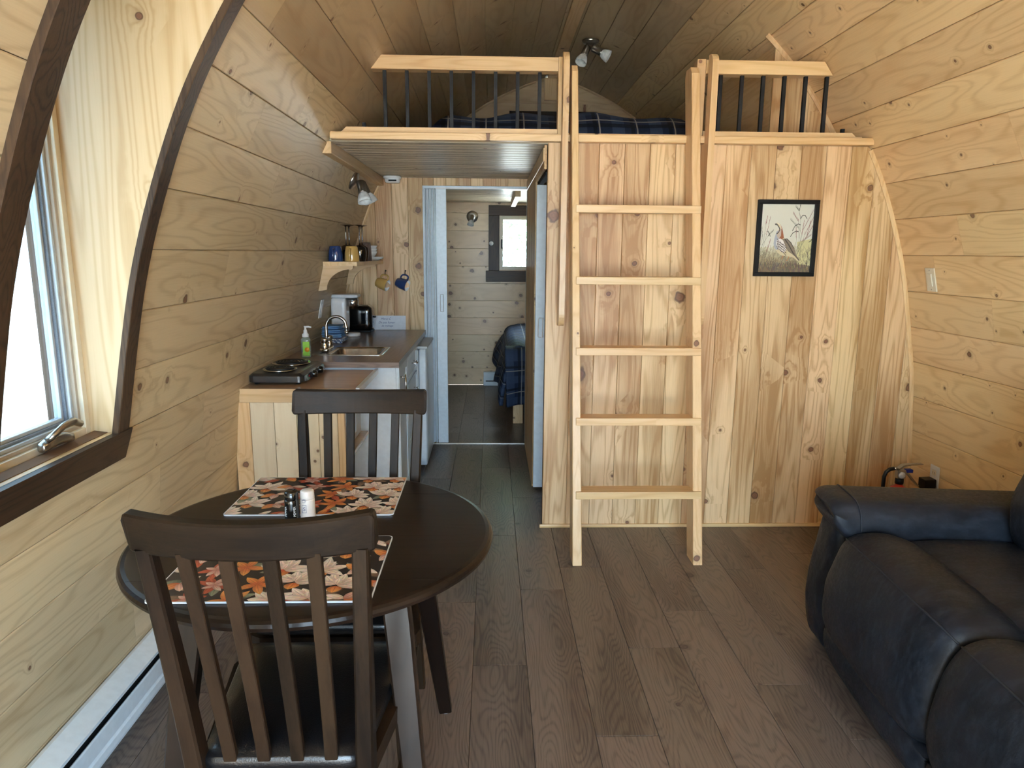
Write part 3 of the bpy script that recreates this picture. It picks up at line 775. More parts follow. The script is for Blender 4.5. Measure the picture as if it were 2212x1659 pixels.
# ------------------------------------------------------------------ loft railing and edge
def simple(name, mat, a, b, ch, label, cat, group=None):
    c = Vector(a).lerp(Vector(b), .5); c.z = min(a[2], b[2])
    o = MB(c).box(a, b, ch).make(name, mat, None, c); return tagp(o, label, cat, group)
le = thing('loft_edge_beam', 'long pine edge board capping the loft floor above the panelled wall', 'beam', (.545, YP-.03, 1.988))
MB(le.location).box((-.772, YP-.052, 1.988), (1.868, YP-.002, 2.022), .004).make('edge_board', M['pineX'], le)
MB(le.location).box((-.72, YP-.002, 2.023), (1.83, YP+.35, 2.034)).make('deck_board', M['pineX'], le)
def railing(label, x0, x1, bal, cutleft, cutright, post, stub):
    r = thing('loft_railing', label, 'railing', ((x0+x1)/2, YP, 2.022)); off = r.location
    zt0, zt1 = 2.312, 2.374
    d = .045
    pts = [(x0-(d if cutleft else 0)-.0, zt0), (x1+(d if cutright else 0), zt0), (x1, zt1), (x0, zt1)]
    MB(off).prism(pts, 'Y', YP-.020, YP+.045).make('top_rail', M['pineX'], r)
    a, b = stub
    MB(off).prism([(a, 2.0225), (b, 2.0225), (b-(.03 if cutright else 0), 2.049), (a+(.03 if cutleft else 0), 2.049)], 'Y', YP-.018, YP+.040).make('bottom_rail', M['pineX'], r)
    for x, h in bal:
        MB(off).box((x-.0085, YP+.004, 2.048), (x+.0085, YP+.021, h or 2.313), .001).make('baluster', M['black_metal'], r)
    for px0, px1 in post:
        MB(off).box((px0, YP-.022, 2.0225), (px1, YP+.046, 2.378), .004).make('post', M['pineZ'], r)
    return r
railing('pine loft railing with nine black balusters above the kitchen hall', -.528, .318, [(-.513+.1064*i, None) for i in range(9)]+[(-.617, 2.073)], True, False, [(.319, .352)], (-.728, .318))
railing('shorter pine loft railing with black balusters above the bird picture', 1.03, 1.604, [(1.112+.1045*i, None) for i in range(6)]+[(1.735, 2.072)], False, True, [(.985, 1.028)], (1.03, 1.80))
# guide boards that hold the ladder
for x0, x1, lab in ((.334, .362, 'tall pine guide board with rounded ends between hall opening and ladder'), (1.030, 1.060, 'tall pine guide board with rounded ends between ladder and bird picture')):
    c = Vector(((x0+x1)/2, 3.48, 1.12)); pr = []
    za, zb2, ya, yb = 1.10, 2.385, YP-.120, YP-.054
    yb2 = YP-.023
    for k in range(7):
        a = PI/2*k/6; pr.append((ya+.035-.035*math.sin(a)*1.0, za+.05-.05*math.cos(a)) if False else (ya+.05*(1-math.sin(a)), za+.05*(1-math.cos(a))))
    pr = [(YP-.017, za+.0)]+[(ya+.05*(1-math.sin(PI/2*k/6)), za+.06*(1-math.cos(PI/2*k/6))) for k in range(7)]
    pr += [(ya+.05*(1-math.cos(PI/2*k/6)), zb2-.06*(1-math.sin(PI/2*k/6))) for k in range(7)]
    pr += [(YP-.054, zb2), (YP-.054, 1.985), (YP-.017, 1.985)]
    o = MB(c).prism(pr, 'X', x0, x1).make('ladder_guide', M['pineZ'], None, c); tagp(o, lab, 'board')

# ------------------------------------------------------------------ ladder
LA, LB = Vector((0, 3.07, 0)), Vector((0, 3.452, 2.325))
ld = thing('loft_ladder', 'straight pine ladder with five rungs leaning on the loft edge', 'ladder', (.69, 3.2, 0))
dirv = (LB-LA).normalized(); nrm = Vector((0, dirv.z, -dirv.y))     # away from camera
for xa, xb in ((.388, .433), (.966, 1.011)):
    vs = []
    h = Vector((0, .085/dirv.z, 0))
    tb = LB.z
    f = lambda z: 3.07+(3.452-3.07)/2.325*z
    xa_t, xb_t = xa-.014*(1 if xa < .7 else 2), xb-.030*(1 if xa < .7 else 1.1)
    rs = []
    for z in (0, .8, 1.6, tb-.03, tb):
        t = z/tb; a, b = xa+(xa_t-xa)*t, xb+(xb_t-xb)*t; c_ = .003
        y0 = f(z); y1 = y0+.115
        if z == tb: y0 += .02; y1 -= .02
        rs.append([Vector((a+c_, y0, z)), Vector((b-c_, y0, z)), Vector((b, y0+c_, z)), Vector((b, y1-c_, z)), Vector((b-c_, y1, z)), Vector((a+c_, y1, z)), Vector((a, y1-c_, z)), Vector((a, y0+c_, z))])
    MB(ld.location).rings(rs, sm=False).make('side_rail', M['pineZ'], ld)
for z in (1.647, 1.315, .986, .659, .314):
    t = z/2.325; y0 = 3.07+(3.452-3.07)*t
    MB(ld.location).box((.402-.010*t+.001, y0-.006, z), (1.003-.022*t, y0+.088, z+.036), .003).make('rung', M['pineX'], ld)

# ------------------------------------------------------------------ dining table
TX, TY = -.445, 1.690
tb_ = thing('drop_leaf_table', 'round espresso-stained drop-leaf dining table with splayed legs', 'table', (TX, TY, 0))
prof = [(.0, .757), (.432, .757), (.441, .7555), (.447, .751), (.450, .744), (.448, .736), (.440, .731), (.425, .729)]
SEAM = .2745
def disc_piece(name, kind):
    rs = []; n = 40
    for r, z in prof[1:]:
        th = math.asin(SEAM/r)
        pts = []
        if kind == 'c':
            for k in range(n+1): a = -th+2*th*k/n; pts.append((r*math.cos(a), r*math.sin(a)))
            for k in range(n+1): a = PI-th+2*th*k/n; pts.append((r*math.cos(a), r*math.sin(a)))
        else:
            sg = 1 if kind == 'f' else -1
            for k in range(n+1): a = th+(PI-2*th)*k/n; pts.append((r*math.cos(a), sg*(r*math.sin(a))+sg*.0008))
        rs.append([Vector((x, y, z)) for x, y in pts])
    return MB().rings(rs, sm=False).make(name, M['espX'], tb_)
disc_piece('tabletop', 'c'); disc_piece('drop_leaf', 'f'); disc_piece('drop_leaf', 'n')
for a, b in (((-.25, -.232), (.25, -.212)), ((-.25, .212), (.25, .232)), ((-.25, -.211), (-.23, .211)), ((.23, -.211), (.25, .211))):
    MB().box((*a, .655), (*b, .7285), .002).make('apron', M['espX'], tb_)
for sx in (-1, 1):
    for sy in (-1, 1):
        MB().sweep([(sx*.222, sy*.203, .7285), (sx*.235, sy*.222, .62), (sx*.268, sy*.275, .3), (sx*.30, sy*.325, .006)], [.062, .062, .052, .040], [.040, .040, .036, .030]).make('leg', M['espZ'], tb_)
        MB().lathe([(0, .0), (.012, .0), (.013, .006), (0, .006)], (sx*.30, sy*.325, 0), 12).make('foot_pad', M['white_pl'], tb_)

# ------------------------------------------------------------------ chairs (local: sitter looks to +Y, back at -Y)
def make_chair(label, loc, rz):
    t = thing('dining_chair', label, 'chair', loc, rz, 'slat-back dining chairs')
    yb = lambda z: -.185-.095*max(0, (z-.45)/.57)**1.15 if z > .45 else -.185-.035*((.45-z)/.45)**1.5
    for sx in (-1, 1):
        P = []; 
        for z in (0, .15, .3, .45, .6, .75, .88, .956):
            x = .165+.020*max(0, (z-.45)/.5) if z > .45 else .165+.018*((.45-z)/.45)
            P.append((sx*x, yb(z), z))
        MB().sweep(P, [.030, .032, .034, .036, .034, .032, .030, .028], [.034, .038, .042, .044, .040, .034, .030, .026]).make('back_post', M['darkZ'], t)
        MB().sweep([(sx*.195, .175, 0), (sx*.190, .172, .25), (sx*.185, .168, .425)], [.028, .034, .040], [.028, .034, .040]).make('front_leg', M['darkZ'], t)
    for x0, x1 in ((-.098, -.110), (-.0325, -.037), (.0325, .037), (.098, .110)):
        P = []
        for k in range(9):
            z = .452+(.955-.452)*k/8; q = k/8; x = x0+(x1-x0)*q
            P.append((x, yb(z)-.030*q*(1-(x/.215)**2)-.0, z))
        MB().sweep(P, .026, .014).make('back_slat', M['darkZ'], t)
    # curved top rail
    rs = []; n = 22
    for k in range(n+1):
        u = max(-1, min(1, (-1+2*(k-2)/(n-4)) if 2 <= k <= n-2 else (-1.02 if k < 2 else 1.02))); u = {0: -1, 1: -.988, n-1: .988, n: 1}.get(k, u*.965); x = .2125*u; bow = 1-u*u; y = -.272-.036*bow; th = .0135
        zt_ = 1.024-.009*bow; zb_ = .947-.004*bow
        e = {0: .009, n: .009, 1: .003, n-1: .003}.get(k, 0)
        lean = .016
        rs.append([Vector((x, y+th-.002-lean*0, zt_-e)), Vector((x, y+th+lean, zt_-.004-e)) if False else Vector((x, y+th, zt_-.004-e)), Vector((x, y+th+lean, zb_+.004+e)), Vector((x, y+th-.003+lean, zb_+e)),
                   Vector((x, y-th+.003+lean, zb_+e)), Vector((x, y-th+lean, zb_+.004+e)), Vector((x, y-th, zt_-.004-e)), Vector((x, y-th+.003, zt_-e))])
    MB().rings(rs, sm=False).make('top_rail', M['darkX'], t)
    # seat frame and cushion
    fr = [(-.170, -.190), (.170, -.190), (.228, .18), (.220, .205), (.195, .218), (-.195, .218), (-.220, .205), (-.228, .18)]
    MB().prism(fr, 'Z', .405, .445).make('seat_frame', M['darkX'], t)
    def fn(p):
        w = .158+(p.y+.2)/.42*.052
        return Vector((p.x*w/.2, p.y, p.z))
    MB().rbox((-.2, -.197, .446), (.2, .222, .488), .020, 9, (0, 0, .013), fn).make('seat', M['vinyl_seat'], t)
    for sx in (-1, 1):
        MB().sweep([(sx*.176, -.19, .20), (sx*.192, .165, .20)], .014, .022).make('stretcher', M['darkY'], t)
    MB().sweep([(-.183, -.02, .20), (.183, -.02, .20)], .02, .014, (0, 1, 0)).make('stretcher', M['darkX'], t)
    return t
make_chair('dark wooden slat-back chair nearest the camera, its back toward it', (-.412, 1.412, 0), 0)
make_chair('dark wooden slat-back chair beyond the round table, facing the camera', (-.421, 1.930, 0), PI)

# ------------------------------------------------------------------ printed placemats
def petal(cx, cy, ang, L, Wd, base, tip, rnd):
    n = 7; out = []
    ca, sa = math.cos(ang), math.sin(ang); bend = rnd.uniform(-.25, .25)*L
    def pt(t, s):
        w = Wd*math.sin(PI*min(1, t**.85))**.8*(1 if t < .99 else 0)
        x = L*t; y = s*w/2+bend*t*t
        return (cx+x*ca-y*sa, cy+x*sa+y*ca)
    for s0, s1, sh in ((-1, -.4, .72), (-.4, 0, 1.0), (0, .12, .55), (.12, .6, .95), (.6, 1, .78)):
        for i in range(n):
            t0, t1 = i/n, (i+1)/n; k = (t0+t1)/2
            col = tuple(min(1, (b*(1-k)+c*k)*sh*rnd.uniform(.9, 1.1)) for b, c in zip(base, tip))
            q = [pt(t0, s0), pt(t1, s0), pt(t1, s1), pt(t0, s1)]
            out.append((q, col))
    return out
def clip_rect(poly, w, h):
    for f in (lambda p: p[0]+w, lambda p: w-p[0], lambda p: p[1]+h, lambda p: h-p[1]):
        poly = clip_poly(poly, f)
        if len(poly) < 3: return []
    return poly
def floral(w, h, seed):
    rnd = random.Random(seed); items = []
    CR = ((.62, .42, .33), (.90, .82, .72)); OR_ = ((.50, .09, .03), (.80, .36, .10)); RD = ((.30, .03, .02), (.58, .12, .06)); BR = ((.10, .05, .03), (.30, .19, .12)); GR = ((.06, .09, .05), (.30, .34, .24)); PK = ((.45, .18, .14), (.78, .58, .50))
    def flower(cx, cy, r, pal, n, a0=0, full=True):
        for i in range(n):
            a = a0+(2*PI*i/n if full else PI*(i/(n-1)))+rnd.uniform(-.15, .15)
            items.append(petal(cx, cy, a, 1.32*r*rnd.uniform(.8, 1.12), r*.58, *pal, rnd))
    g = .082; rowsn = int(2*h/g)+2
    for iy in range(rowsn):
        for ix in range(int(2*w/g)+2):
            cx = -w+ix*g+(g/2 if iy % 2 else 0)+rnd.uniform(-.012, .012); cy = -h+iy*g*.9+rnd.uniform(-.012, .012)
            a = rnd.uniform(0, 6.28)
            for q in range(2): items.append(petal(cx+rnd.uniform(-.02, .02), cy+rnd.uniform(-.02, .02), rnd.uniform(0, 6.28), .05, .022, *rnd.choice((BR, GR, BR, RD)), rnd))
            kind = (ix*3+iy*5+seed) % 5
            if kind == 0: flower(cx, cy, .036, OR_, 5, a); 
            elif kind in (1, 3): 
                items.append(petal(cx, cy-.006, -PI/2, .03, .032, *OR_, rnd)); flower(cx, cy, .044, CR, 7, -.2, False); items.append(petal(cx, cy, PI*.5, .03, .02, *CR, rnd))
            elif kind == 2: flower(cx, cy, .034, RD, 4, a); flower(cx, cy, .024, PK, 5, a)
            else:
                items.append(petal(cx, cy, a, .045, .03, *OR_, rnd)); items.append(petal(cx, cy, a+1.2, .04, .024, *PK, rnd)); items.append(petal(cx, cy, a+3, .045, .02, *CR, rnd))
    return items
def placemat(x0, x1, y0, y1, label, seed):
    z = .7575; c = Vector(((x0+x1)/2, (y0+y1)/2, z)); w, h = (x1-x0)/2, (y1-y0)/2
    t = thing('placemat', label, 'placemat', c, 0, 'floral placemats on the round table')
    def rr(r, W_, H_):
        pts = []
        for sx, sy, a0 in ((1, 1, 0), (-1, 1, PI/2), (-1, -1, PI), (1, -1, 1.5*PI)):
            for k in range(6): a = a0+PI/2*k/5; pts.append((sx*(W_-r)+r*math.cos(a), sy*(H_-r)+r*math.sin(a)))
        return pts
    MB().prism(rr(.012, w, h), 'Z', .0002, .0038).make('board', M['mat_white'], t)
    vs = []; fs = []; cols = []
    e = .0025
    base = [(p[0], p[1], .004) for p in rr(.011, w-e, h-e)]
    vs += base; fs.append(tuple(range(len(base)))); cols.append((.012, .010, .012))
    zz_ = .0041
    for it in floral(w-e, h-e, seed):
        zz_ += 1.6e-6
        for q, col in it:
            q = clip_rect(q, w-e, h-e)
            if len(q) < 3: continue
            ar = sum(q[i][0]*q[(i+1) % len(q)][1]-q[(i+1) % len(q)][0]*q[i][1] for i in range(len(q)))
            if abs(ar) < 1e-9: continue
            if ar < 0: q = q[::-1]
            b = len(vs); vs += [(p[0], p[1], zz_) for p in q]; fs.append(tuple(range(b, b+len(q)))); cols.append(col)
    me = meshd(vs, fs); ca = me.color_attributes.new('print', 'FLOAT_COLOR', 'CORNER')
    k = 0
    for p, col in zip(me.polygons, cols):
        for _ in p.loop_indices: ca.data[k].color = (*col, 1); k += 1
    link('floral_print', me, M['print'], t)
    return t
placemat(-.722, -.264, 1.790, 2.106, 'autumn floral placemat on the far half of the table, under the far chair', 1)
placemat(-.702, -.244, 1.314, 1.646, 'autumn floral placemat behind the slats of the chair nearest the camera', 4)

# shakers
def text_mesh(txt, size, mat, parent, mtx, name, shear=0.0, ext=.0002):
    cu = bpy.data.curves.new('t', 'FONT'); cu.body = txt; cu.size = size; cu.align_x = 'CENTER'; cu.align_y = 'CENTER'; cu.extrude = ext; cu.shear = shear
    o = bpy.data.objects.new('t', cu); C.objects.link(o)
    dg = bpy.context.evaluated_depsgraph_get(); me = bpy.data.meshes.new_from_object(o.evaluated_get(dg)); bpy.data.objects.remove(o); bpy.data.curves.remove(cu)
    n = link(name, me, mat, parent); n.matrix_local = mtx; return n
def shaker(x, y, label, mat, capmat, letter, ink):
    t = thing('shaker', label, 'shaker', (x, y, .757), 0, 'salt and pepper shakers')
    MB().lathe([(0, .0005), (.0185, .0005), (.0195, .003), (.0188, .062), (.0182, .064), (0, .064)], seg=32).make('body', mat, t)
    MB().lathe([(.0182, .0645), (.0186, .067), (.0176, .084), (.0155, .0865), (0, .0865)], seg=32).make('cap', capmat, t)
    if letter:
        text_mesh(letter, .014, ink, t, Matrix.Translation((-.004, -.0196, .040)) @ Matrix.Rotation(PI/2, 4, 'X'), 'lettering')
        g = MB()
        for a, b in (((-.0095, .030), (.0015, .0307)), ((-.0095, .050), (.0015, .0507)), ((-.0095, .030), (-.0089, .0507)), ((.0009, .030), (.0015, .0507))):
            g.box((a[0], -.0199, a[1]), (b[0], -.0190, b[1]))
        g.make('letter_box', ink, t)
        g = MB(); g.lathe([(.0045, 0), (.0052, 0)], (-.004, -.0198, .063), 16, 'Y'); g.tube([(-.0075, -.0198, .0635), (-.004, -.0199, .0650), (-.0005, -.0198, .0625)], .0006, 5)
        g.make('logo_mark', ink, t)
    else:
        for i, (s, dx) in enumerate(((.0085, -.011), (.0065, .012))):
            text_mesh('PEPPER', .009, ink, t, Matrix.Translation((dx, -.0175, .035)) @ Matrix.Rotation(math.radians(-35 if dx < 0 else 35), 4, 'Z') @ Matrix.Rotation(PI/2, 4, 'X') @ Matrix.Rotation(PI/2, 4, 'Z'), 'lettering')
    return t
shaker(-.523, 1.750, 'short black pepper shaker standing on the far placemat edge', M['black_gl'], M['black_gl'], None, M['paper'])
shaker(-.483, 1.755, 'short white salt shaker marked with a letter S', M['white_pl'], M['white_pl'], 'S', M['ink'])

# ------------------------------------------------------------------ baseboard heaters
def heater(y0, y1, side_x, label):
    t = thing('baseboard_heater', label, 'heater', (side_x, (y0+y1)/2, 0)); o = t.location; x = side_x; d = .070
    MB(o).prism([(x, .168), (x, .150), (x+d-.010, .134), (x+d, .140), (x+d, .150), (x+.012, .170)], 'Y', y0, y1).make('top_cover', M['white'], t)
    MB(o).prism([(x+d-.012, .062), (x+d-.006, .114), (x+d, .118), (x+d+.002, .112), (x+d+.002, .062)], 'Y', y0, y1).make('front_panel', M['white'], t)
    MB(o).prism([(x, .001), (x, .060), (x+d-.004, .060), (x+d+.004, .050), (x+d+.006, .030), (x+d-.01, .022), (x+d-.01, .001)], 'Y', y0, y1).make('base_panel', M['white'], t)
    MB(o).box((x+.001, y0+.004, .061), (x+.045, y1-.004, .148)).make('dark_core', M['grey_slot'], t)
    for ya in (y0-.004, y1):
        MB(o).prism([(x, .001), (x+d+.004, .001), (x+d+.004, .145), (x+.01, .171), (x, .171)], 'Y', ya, ya+.004).make('end_cap', M['white'], t)
    return t
heater(.55, 2.66, -1.176, 'long white baseboard heater along the left wall beneath the window')
t = thing('baseboard_heater', 'small white baseboard heater on the bedroom wall beside the bed', 'heater', (.4, YF-.03, 0))
MB(t.location).box((-.085, YF-.075, .002), (1.2, YF-.002, .155), .006).make('heater_case', M['white'], t)
MB(t.location).box((-.06, YF-.078, .05), (1.18, YF-.0755, .062)).make('outlet_slot', M['grey_slot'], t)

# ------------------------------------------------------------------ sofa (recliner loveseat)
sf = thing('recliner_sofa', 'charcoal blue suede reclining sofa with seams along its front', 'sofa', (1.7, 1.6, 0)); so_ = sf.location
def loft_y(name, prof, y0, y1, mat, parent, crown=.03, shrink=.035, n=22, seam=None):
    """closed XZ profile drawn along Y, edges pulled in like an upholstered block"""
    cx = sum(p[0] for p in prof)/len(prof); cz = sum(p[1] for p in prof)/len(prof); rs = []
    ny = []
    for p_, q_, r_ in zip(prof[-1:]+prof[:-1], prof, prof[1:]+prof[:1]):
        tx, tz = r_[0]-p_[0], r_[1]-p_[1]; L = math.hypot(tx, tz); ny.append((tz/L, -tx/L))
    area = sum(a[0]*b[1]-b[0]*a[1] for a, b in zip(prof, prof[1:]+prof[:1]))
    sgn = 1 if area > 0 else -1
    for k in range(n+1):
        u = -1+2*k/n
        t_ = math.sin(u*PI/2)
        y = (y0+y1)/2+(y1-y0)/2*t_
        e = shrink*(1-math.sqrt(max(0, 1-abs(t_)**9)))-crown*(1-t_*t_)*.35
        rs.append([Vector((p[0]-sgn*q[0]*e, y, p[1]-sgn*q[1]*e)) for p, q in zip(prof, ny)])
    o = MB(so_).rings(rs).make(name, mat, parent); return o
def catm(pts, n=6, closed=True):
    out = []; L = len(pts)
    for i in range(L if closed else L-1):
        p0, p1, p2, p3 = [Vector(pts[(i+d) % L]) if closed else Vector(pts[max(0, min(L-1, i+d))]) for d in (-1, 0, 1, 2)]
        for k in range(n):
            t = k/n; out.append(tuple(.5*((2*p1)+(p2-p0)*t+(2*p0-5*p1+4*p2-p3)*t*t+(3*p1-p0-3*p2+p3)*t**3)))
    if not closed: out.append(tuple(pts[-1]))
    return out
AY0, AY1 = 2.235, 2.475
def add_pipes(name, rs_obj, rings_, targets, out=.0015, r=.0032, kr=None):
    for tg in targets:
        r0 = rings_[len(rings_)//2]; idx = min(range(len(r0)), key=lambda q: (r0[q].x-tg[0])**2+(r0[q].z-tg[1])**2)
        P = []
        for ring in rings_[1:-1]:
            a = ring[idx]; t_ = ring[(idx+1) % len(ring)]-ring[idx-1]; nn = Vector((t_.z, 0, -t_.x)).normalized()
            c_ = sum((q for q in ring), Vector())/len(ring)
            if nn.dot(a-c_) < 0: nn = -nn
            P.append(a+nn*out)
        MB(so_).tube(P, r, 6).make('seam_piping', M['piping'], sf)
def block_y(name, prof, y0, y1, crown=.03, shrink=.035, pipes=(), n=26, pw=7):
    ny = []
    for p_, r_ in zip(prof[-1:]+prof[:-1], prof[1:]+prof[:1]):
        tx, tz = r_[0]-p_[0], r_[1]-p_[1]; L = math.hypot(tx, tz) or 1; ny.append((tz/L, -tx/L))
    area = sum(a[0]*b[1]-b[0]*a[1] for a, b in zip(prof, prof[1:]+prof[:1])); sgn = 1 if area > 0 else -1
    rs = []
    for k in range(n+1):
        t_ = math.sin((-1+2*k/n)*PI/2); y = (y0+y1)/2+(y1-y0)/2*t_
        e = shrink*(1-math.sqrt(max(0, 1-abs(t_)**pw)))-crown*(1-t_*t_)*.35
        wr_ = .0016*math.sin(y*61+1.3)+.0012*math.sin(y*113)
        rs.append([Vector((p[0]-sgn*q[0]*(e+wr_*math.sin(p[2-1]*40)), y, p[1]-sgn*q[1]*(e+wr_*math.sin(p[0]*37)))) for p, q in zip(prof, ny)])
    MB(so_).rings(rs).make(name, M['sofa'], sf); add_pipes(name, None, rs, pipes)
    return rs
seats = [(1.575, 2.232), (.90, 1.567), (.22, .892)]
for i, (a, b) in enumerate(seats):
    block_y('seat_pad', catm([(1.98, .48), (1.75, .512), (1.50, .516), (1.425, .498), (1.405, .44), (1.45, .36), (1.98, .33)]), a, b, .015, .03)
    block_y('seat_roll', catm([(1.440, .470), (1.405, .520), (1.33, .541), (1.255, .535), (1.205, .502), (1.170, .43), (1.148, .33), (1.146, .24), (1.165, .185), (1.22, .172), (1.34, .22), (1.43, .34)]), a, b, .022, .045, [(1.212, .512)])
    block_y('leg_rest', catm([(1.30, .195), (1.20, .180), (1.168, .168), (1.166, .12), (1.195, .055), (1.245, .030), (1.35, .03), (1.40, .12)]), a, b, .015, .03)
    block_y('back_cushion', catm([(1.83, .44), (1.755, .52), (1.735, .64), (1.775, .78), (1.86, .88), (2.00, .90), (2.10, .80), (2.10, .50), (2.00, .42)]), a, b, .03, .05)
    block_y('head_pillow', catm([(1.90, .83), (1.83, .88), (1.83, .97), (1.90, 1.05), (2.02, 1.05), (2.09, .95), (2.08, .84), (2.0, .80)]), a+.01, b-.01, .03, .05)
MB(so_).box((1.26, .24, .03), (2.06, 2.24, .29), .02).make('base_frame', M['sofa'], sf)
# far arm: body, curved front panel, padded top with a lip
MB(so_).rbox((1.26, AY0+.03, .022), (2.06, AY1-.008, .50), .045, 9, (.0, .010, 0)).make('arm_body', M['sofa'], sf)
block_y('arm_front', catm([(1.222, .42), (1.202, .30), (1.196, .18), (1.212, .07), (1.25, .02), (1.32, .03), (1.36, .30), (1.33, .54), (1.26, .545), (1.236, .50)]), AY0+.055, AY1-.004, .016, .035, [], 26, 5)
def arm_pad():
    rs = []; n = 34; X0_, X1_ = 1.183, 1.93
    ya, yb = AY0-.012, AY1+.014; cy_ = (ya+yb)/2
    for k in range(n+1):
        q = k/n; t_ = q**1.6; x = X0_+(X1_-X0_)*t_
        f_ = min(1, (x-X0_)/.055); e = 1-math.sqrt(max(0, 1-(1-f_)**2))
        top = .622-.010*t_; bot = .475+(.058*max(0, 1-(x-X0_)/.075))
        pr_ = catm([(ya+.012, bot), (ya-.004, bot+.05), (ya+.006, top-.045), (ya+.045, top-.008), (cy_, top), (yb-.045, top-.006), (yb-.004, top-.040), (yb+.002, bot+.05), (yb-.02, bot+.008), (cy_, bot-.004)], 5)
        cz_ = top-.045
        # the far corner of the lip pulls back in a curve, like the photographed pad
        rs.append([Vector((x+.035*max(0, (y-cy_)/(yb-cy_))**3*(1-q), cy_+(y-cy_)*(1-.10*e), cz_+(z-cz_)*(1-.62*e))) for y, z in pr_])
    MB(so_).rings(rs).make('arm_pad', M['sofa'], sf)
    P = []
    for ring in (rs[9],):
        m_ = len(ring); P = [p+Vector((-.0005, -.002 if p.y < cy_ else .002, .0018 if p.z > .55 else 0)) for p in ring[:int(m_*.8)]]
    MB(so_).tube(P, .003, 6).make('seam_piping', M['piping'], sf)
arm_pad()
MB(so_).rbox((1.98, .22, .05), (2.13, AY1-.01, .84), .05, 7, (0, 0, 0)).make('back_shell', M['sofa'], sf)
sf.rotation_euler = (0, 0, -.068); sf.location = (so_.x-.042, so_.y-.030, 0)

# ------------------------------------------------------------------ fire extinguisher behind the sofa arm
ex = thing('fire_extinguisher', 'small red fire extinguisher standing behind the sofa arm', 'extinguisher', (2.045, 3.27, 0))
MB().lathe([(0, .002), (.045, .002), (.052, .012), (.054, .03), (.054, .27), (.050, .295), (.036, .318), (.018, .328), (.016, .335), (0, .335)], seg=32).make('cylinder', M['red'], ex)
MB().lathe([(.018, .336), (.020, .340), (.020, .362), (.016, .366), (0, .366)], seg=20).make('collar', M['black_pl'], ex)
MB().box((-.020, -.014, .366), (.022, .014, .410), .004).make('valve', M['nickel'], ex)
MB().lathe([(0, -.0215), (.015, -.0215), (.017, -.018), (.017, -.0145), (0, -.0145)], (0, 0, .385), 20, 'Y').make('gauge', M['frost'], ex)
MB().sweep([(-.012, 0, .414), (.01, 0, .432), (.05, 0, .437), (.105, 0, .439)], .026, [.012, .010, .006, .004], (0, 1, 0)).make('top_lever', M['nickel'], ex)
MB().sweep([(.015, 0, .402), (.04, 0, .385), (.07, 0, .352), (.095, 0, .325)], .024, [.012, .008, .007, .006], (0, 1, 0)).make('carry_handle', M['nickel'], ex)
MB().box((.024, -.013, .395), (.058, .013, .412), .003).make('safety_tag', M['blue_tag'], ex)
MB().tube([(-.0205, 0, .415), (-.034, 0, .415)], .009, 12).make('hose_fitting', M['chrome'], ex)
MB().tube([(-.034, 0, .415), (-.055, 0, .411), (-.072, 0, .397), (-.080, 0, .372), (-.080, 0, .30), (-.072, 0, .20), (-.066, 0, .12)], .0095, 12).make('hose', M['black_pl'], ex)
text_mesh('ABC', .03, M['paper'], ex, Matrix.Translation((0, -.0545, .2)) @ Matrix.Rotation(PI/2, 4, 'X'), 'lettering')

# ------------------------------------------------------------------ wall plates
def plate(name, label, cat, z, y, side, w, h, parts, off=.0):
    """plate on the hull; local frame X along wall (world Y), Y up the slope, Z into the room"""
    e = .01; hh = hwz(z); dh = (hwz(z+e)-hwz(z-e))/(2*e)
    up = Vector((side*dh, 0, 1)).normalized(); U = Vector((0, side, 0)); 
    Nn = U.cross(up)
    if Nn.x*side > 0: U = -U; Nn = -Nn
    pos = Vector((CX+side*hh, y, z))+Nn*(.0015+off)
    mm = Matrix.Identity(4)
    for i in range(3): mm[i][0] = U[i]; mm[i][1] = up[i]; mm[i][2] = Nn[i]; mm[i][3] = pos[i]
    o = bpy.data.objects.new(name, None); C.objects.link(o); o.matrix_world = mm; tagp(o, label, cat)
    for pn, a, b, ch, mt in parts: MB().box(a, b, ch).make(pn, mt, o)
    return o
plate('light_switch', 'ivory rocker light switch on the right wall planks', 'switch', 1.347, 3.327, 1, .07, .115,
      [('switch_plate', (-.036, -.058, 0), (.036, .058, .006), .003, M['ivory']), ('rocker', (-.016, -.032, .0062), (.016, .032, .012), .002, M['ivory']),
       ('plate_screw', (-.003, .045, .0061), (.003, .049, .0075), 0, M['nickel']), ('plate_screw', (-.003, -.049, .0061), (.003, -.045, .0075), 0, M['nickel'])])
ot = plate('wall_outlet', 'white wall outlet low on the right wall behind the sofa arm', 'outlet', .352, 3.33, 1, .07, .115,
      [('outlet_plate', (-.036, -.058, 0), (.036, .058, .005), .003, M['white_pl']), ('socket', (-.016, .008, .0052), (.016, .036, .008), .002, M['ivory']), ('socket', (-.016, -.036, .0052), (.016, -.008, .008), .002, M['ivory']),
       ('slot', (-.008, .016, .0081), (-.006, .028, .0085), 0, M['grey_slot']), ('slot', (.006, .016, .0081), (.008, .028, .0085), 0, M['grey_slot'])])
ad = MB().box((-.03, -.028, .0), (.028, .028, .058), .004).make('power_adapter', M['black_pl']); ad.matrix_world = ot.matrix_world @ Matrix.Translation((.0, -.035, .0087)); tagp(ad, 'black plug-in power adapter in the outlet behind the sofa arm', 'adapter')
plate('wall_outlet', 'white wall plate above the counter by the coffee maker', 'outlet', 1.10, 4.47, -1, .07, .115,
      [('outlet_plate', (-.036, -.060, 0), (.036, .060, .006), .003, M['white_pl']), ('socket_insert', (-.017, -.034, .0062), (.017, .034, .010), .002, M['white_pl'])])

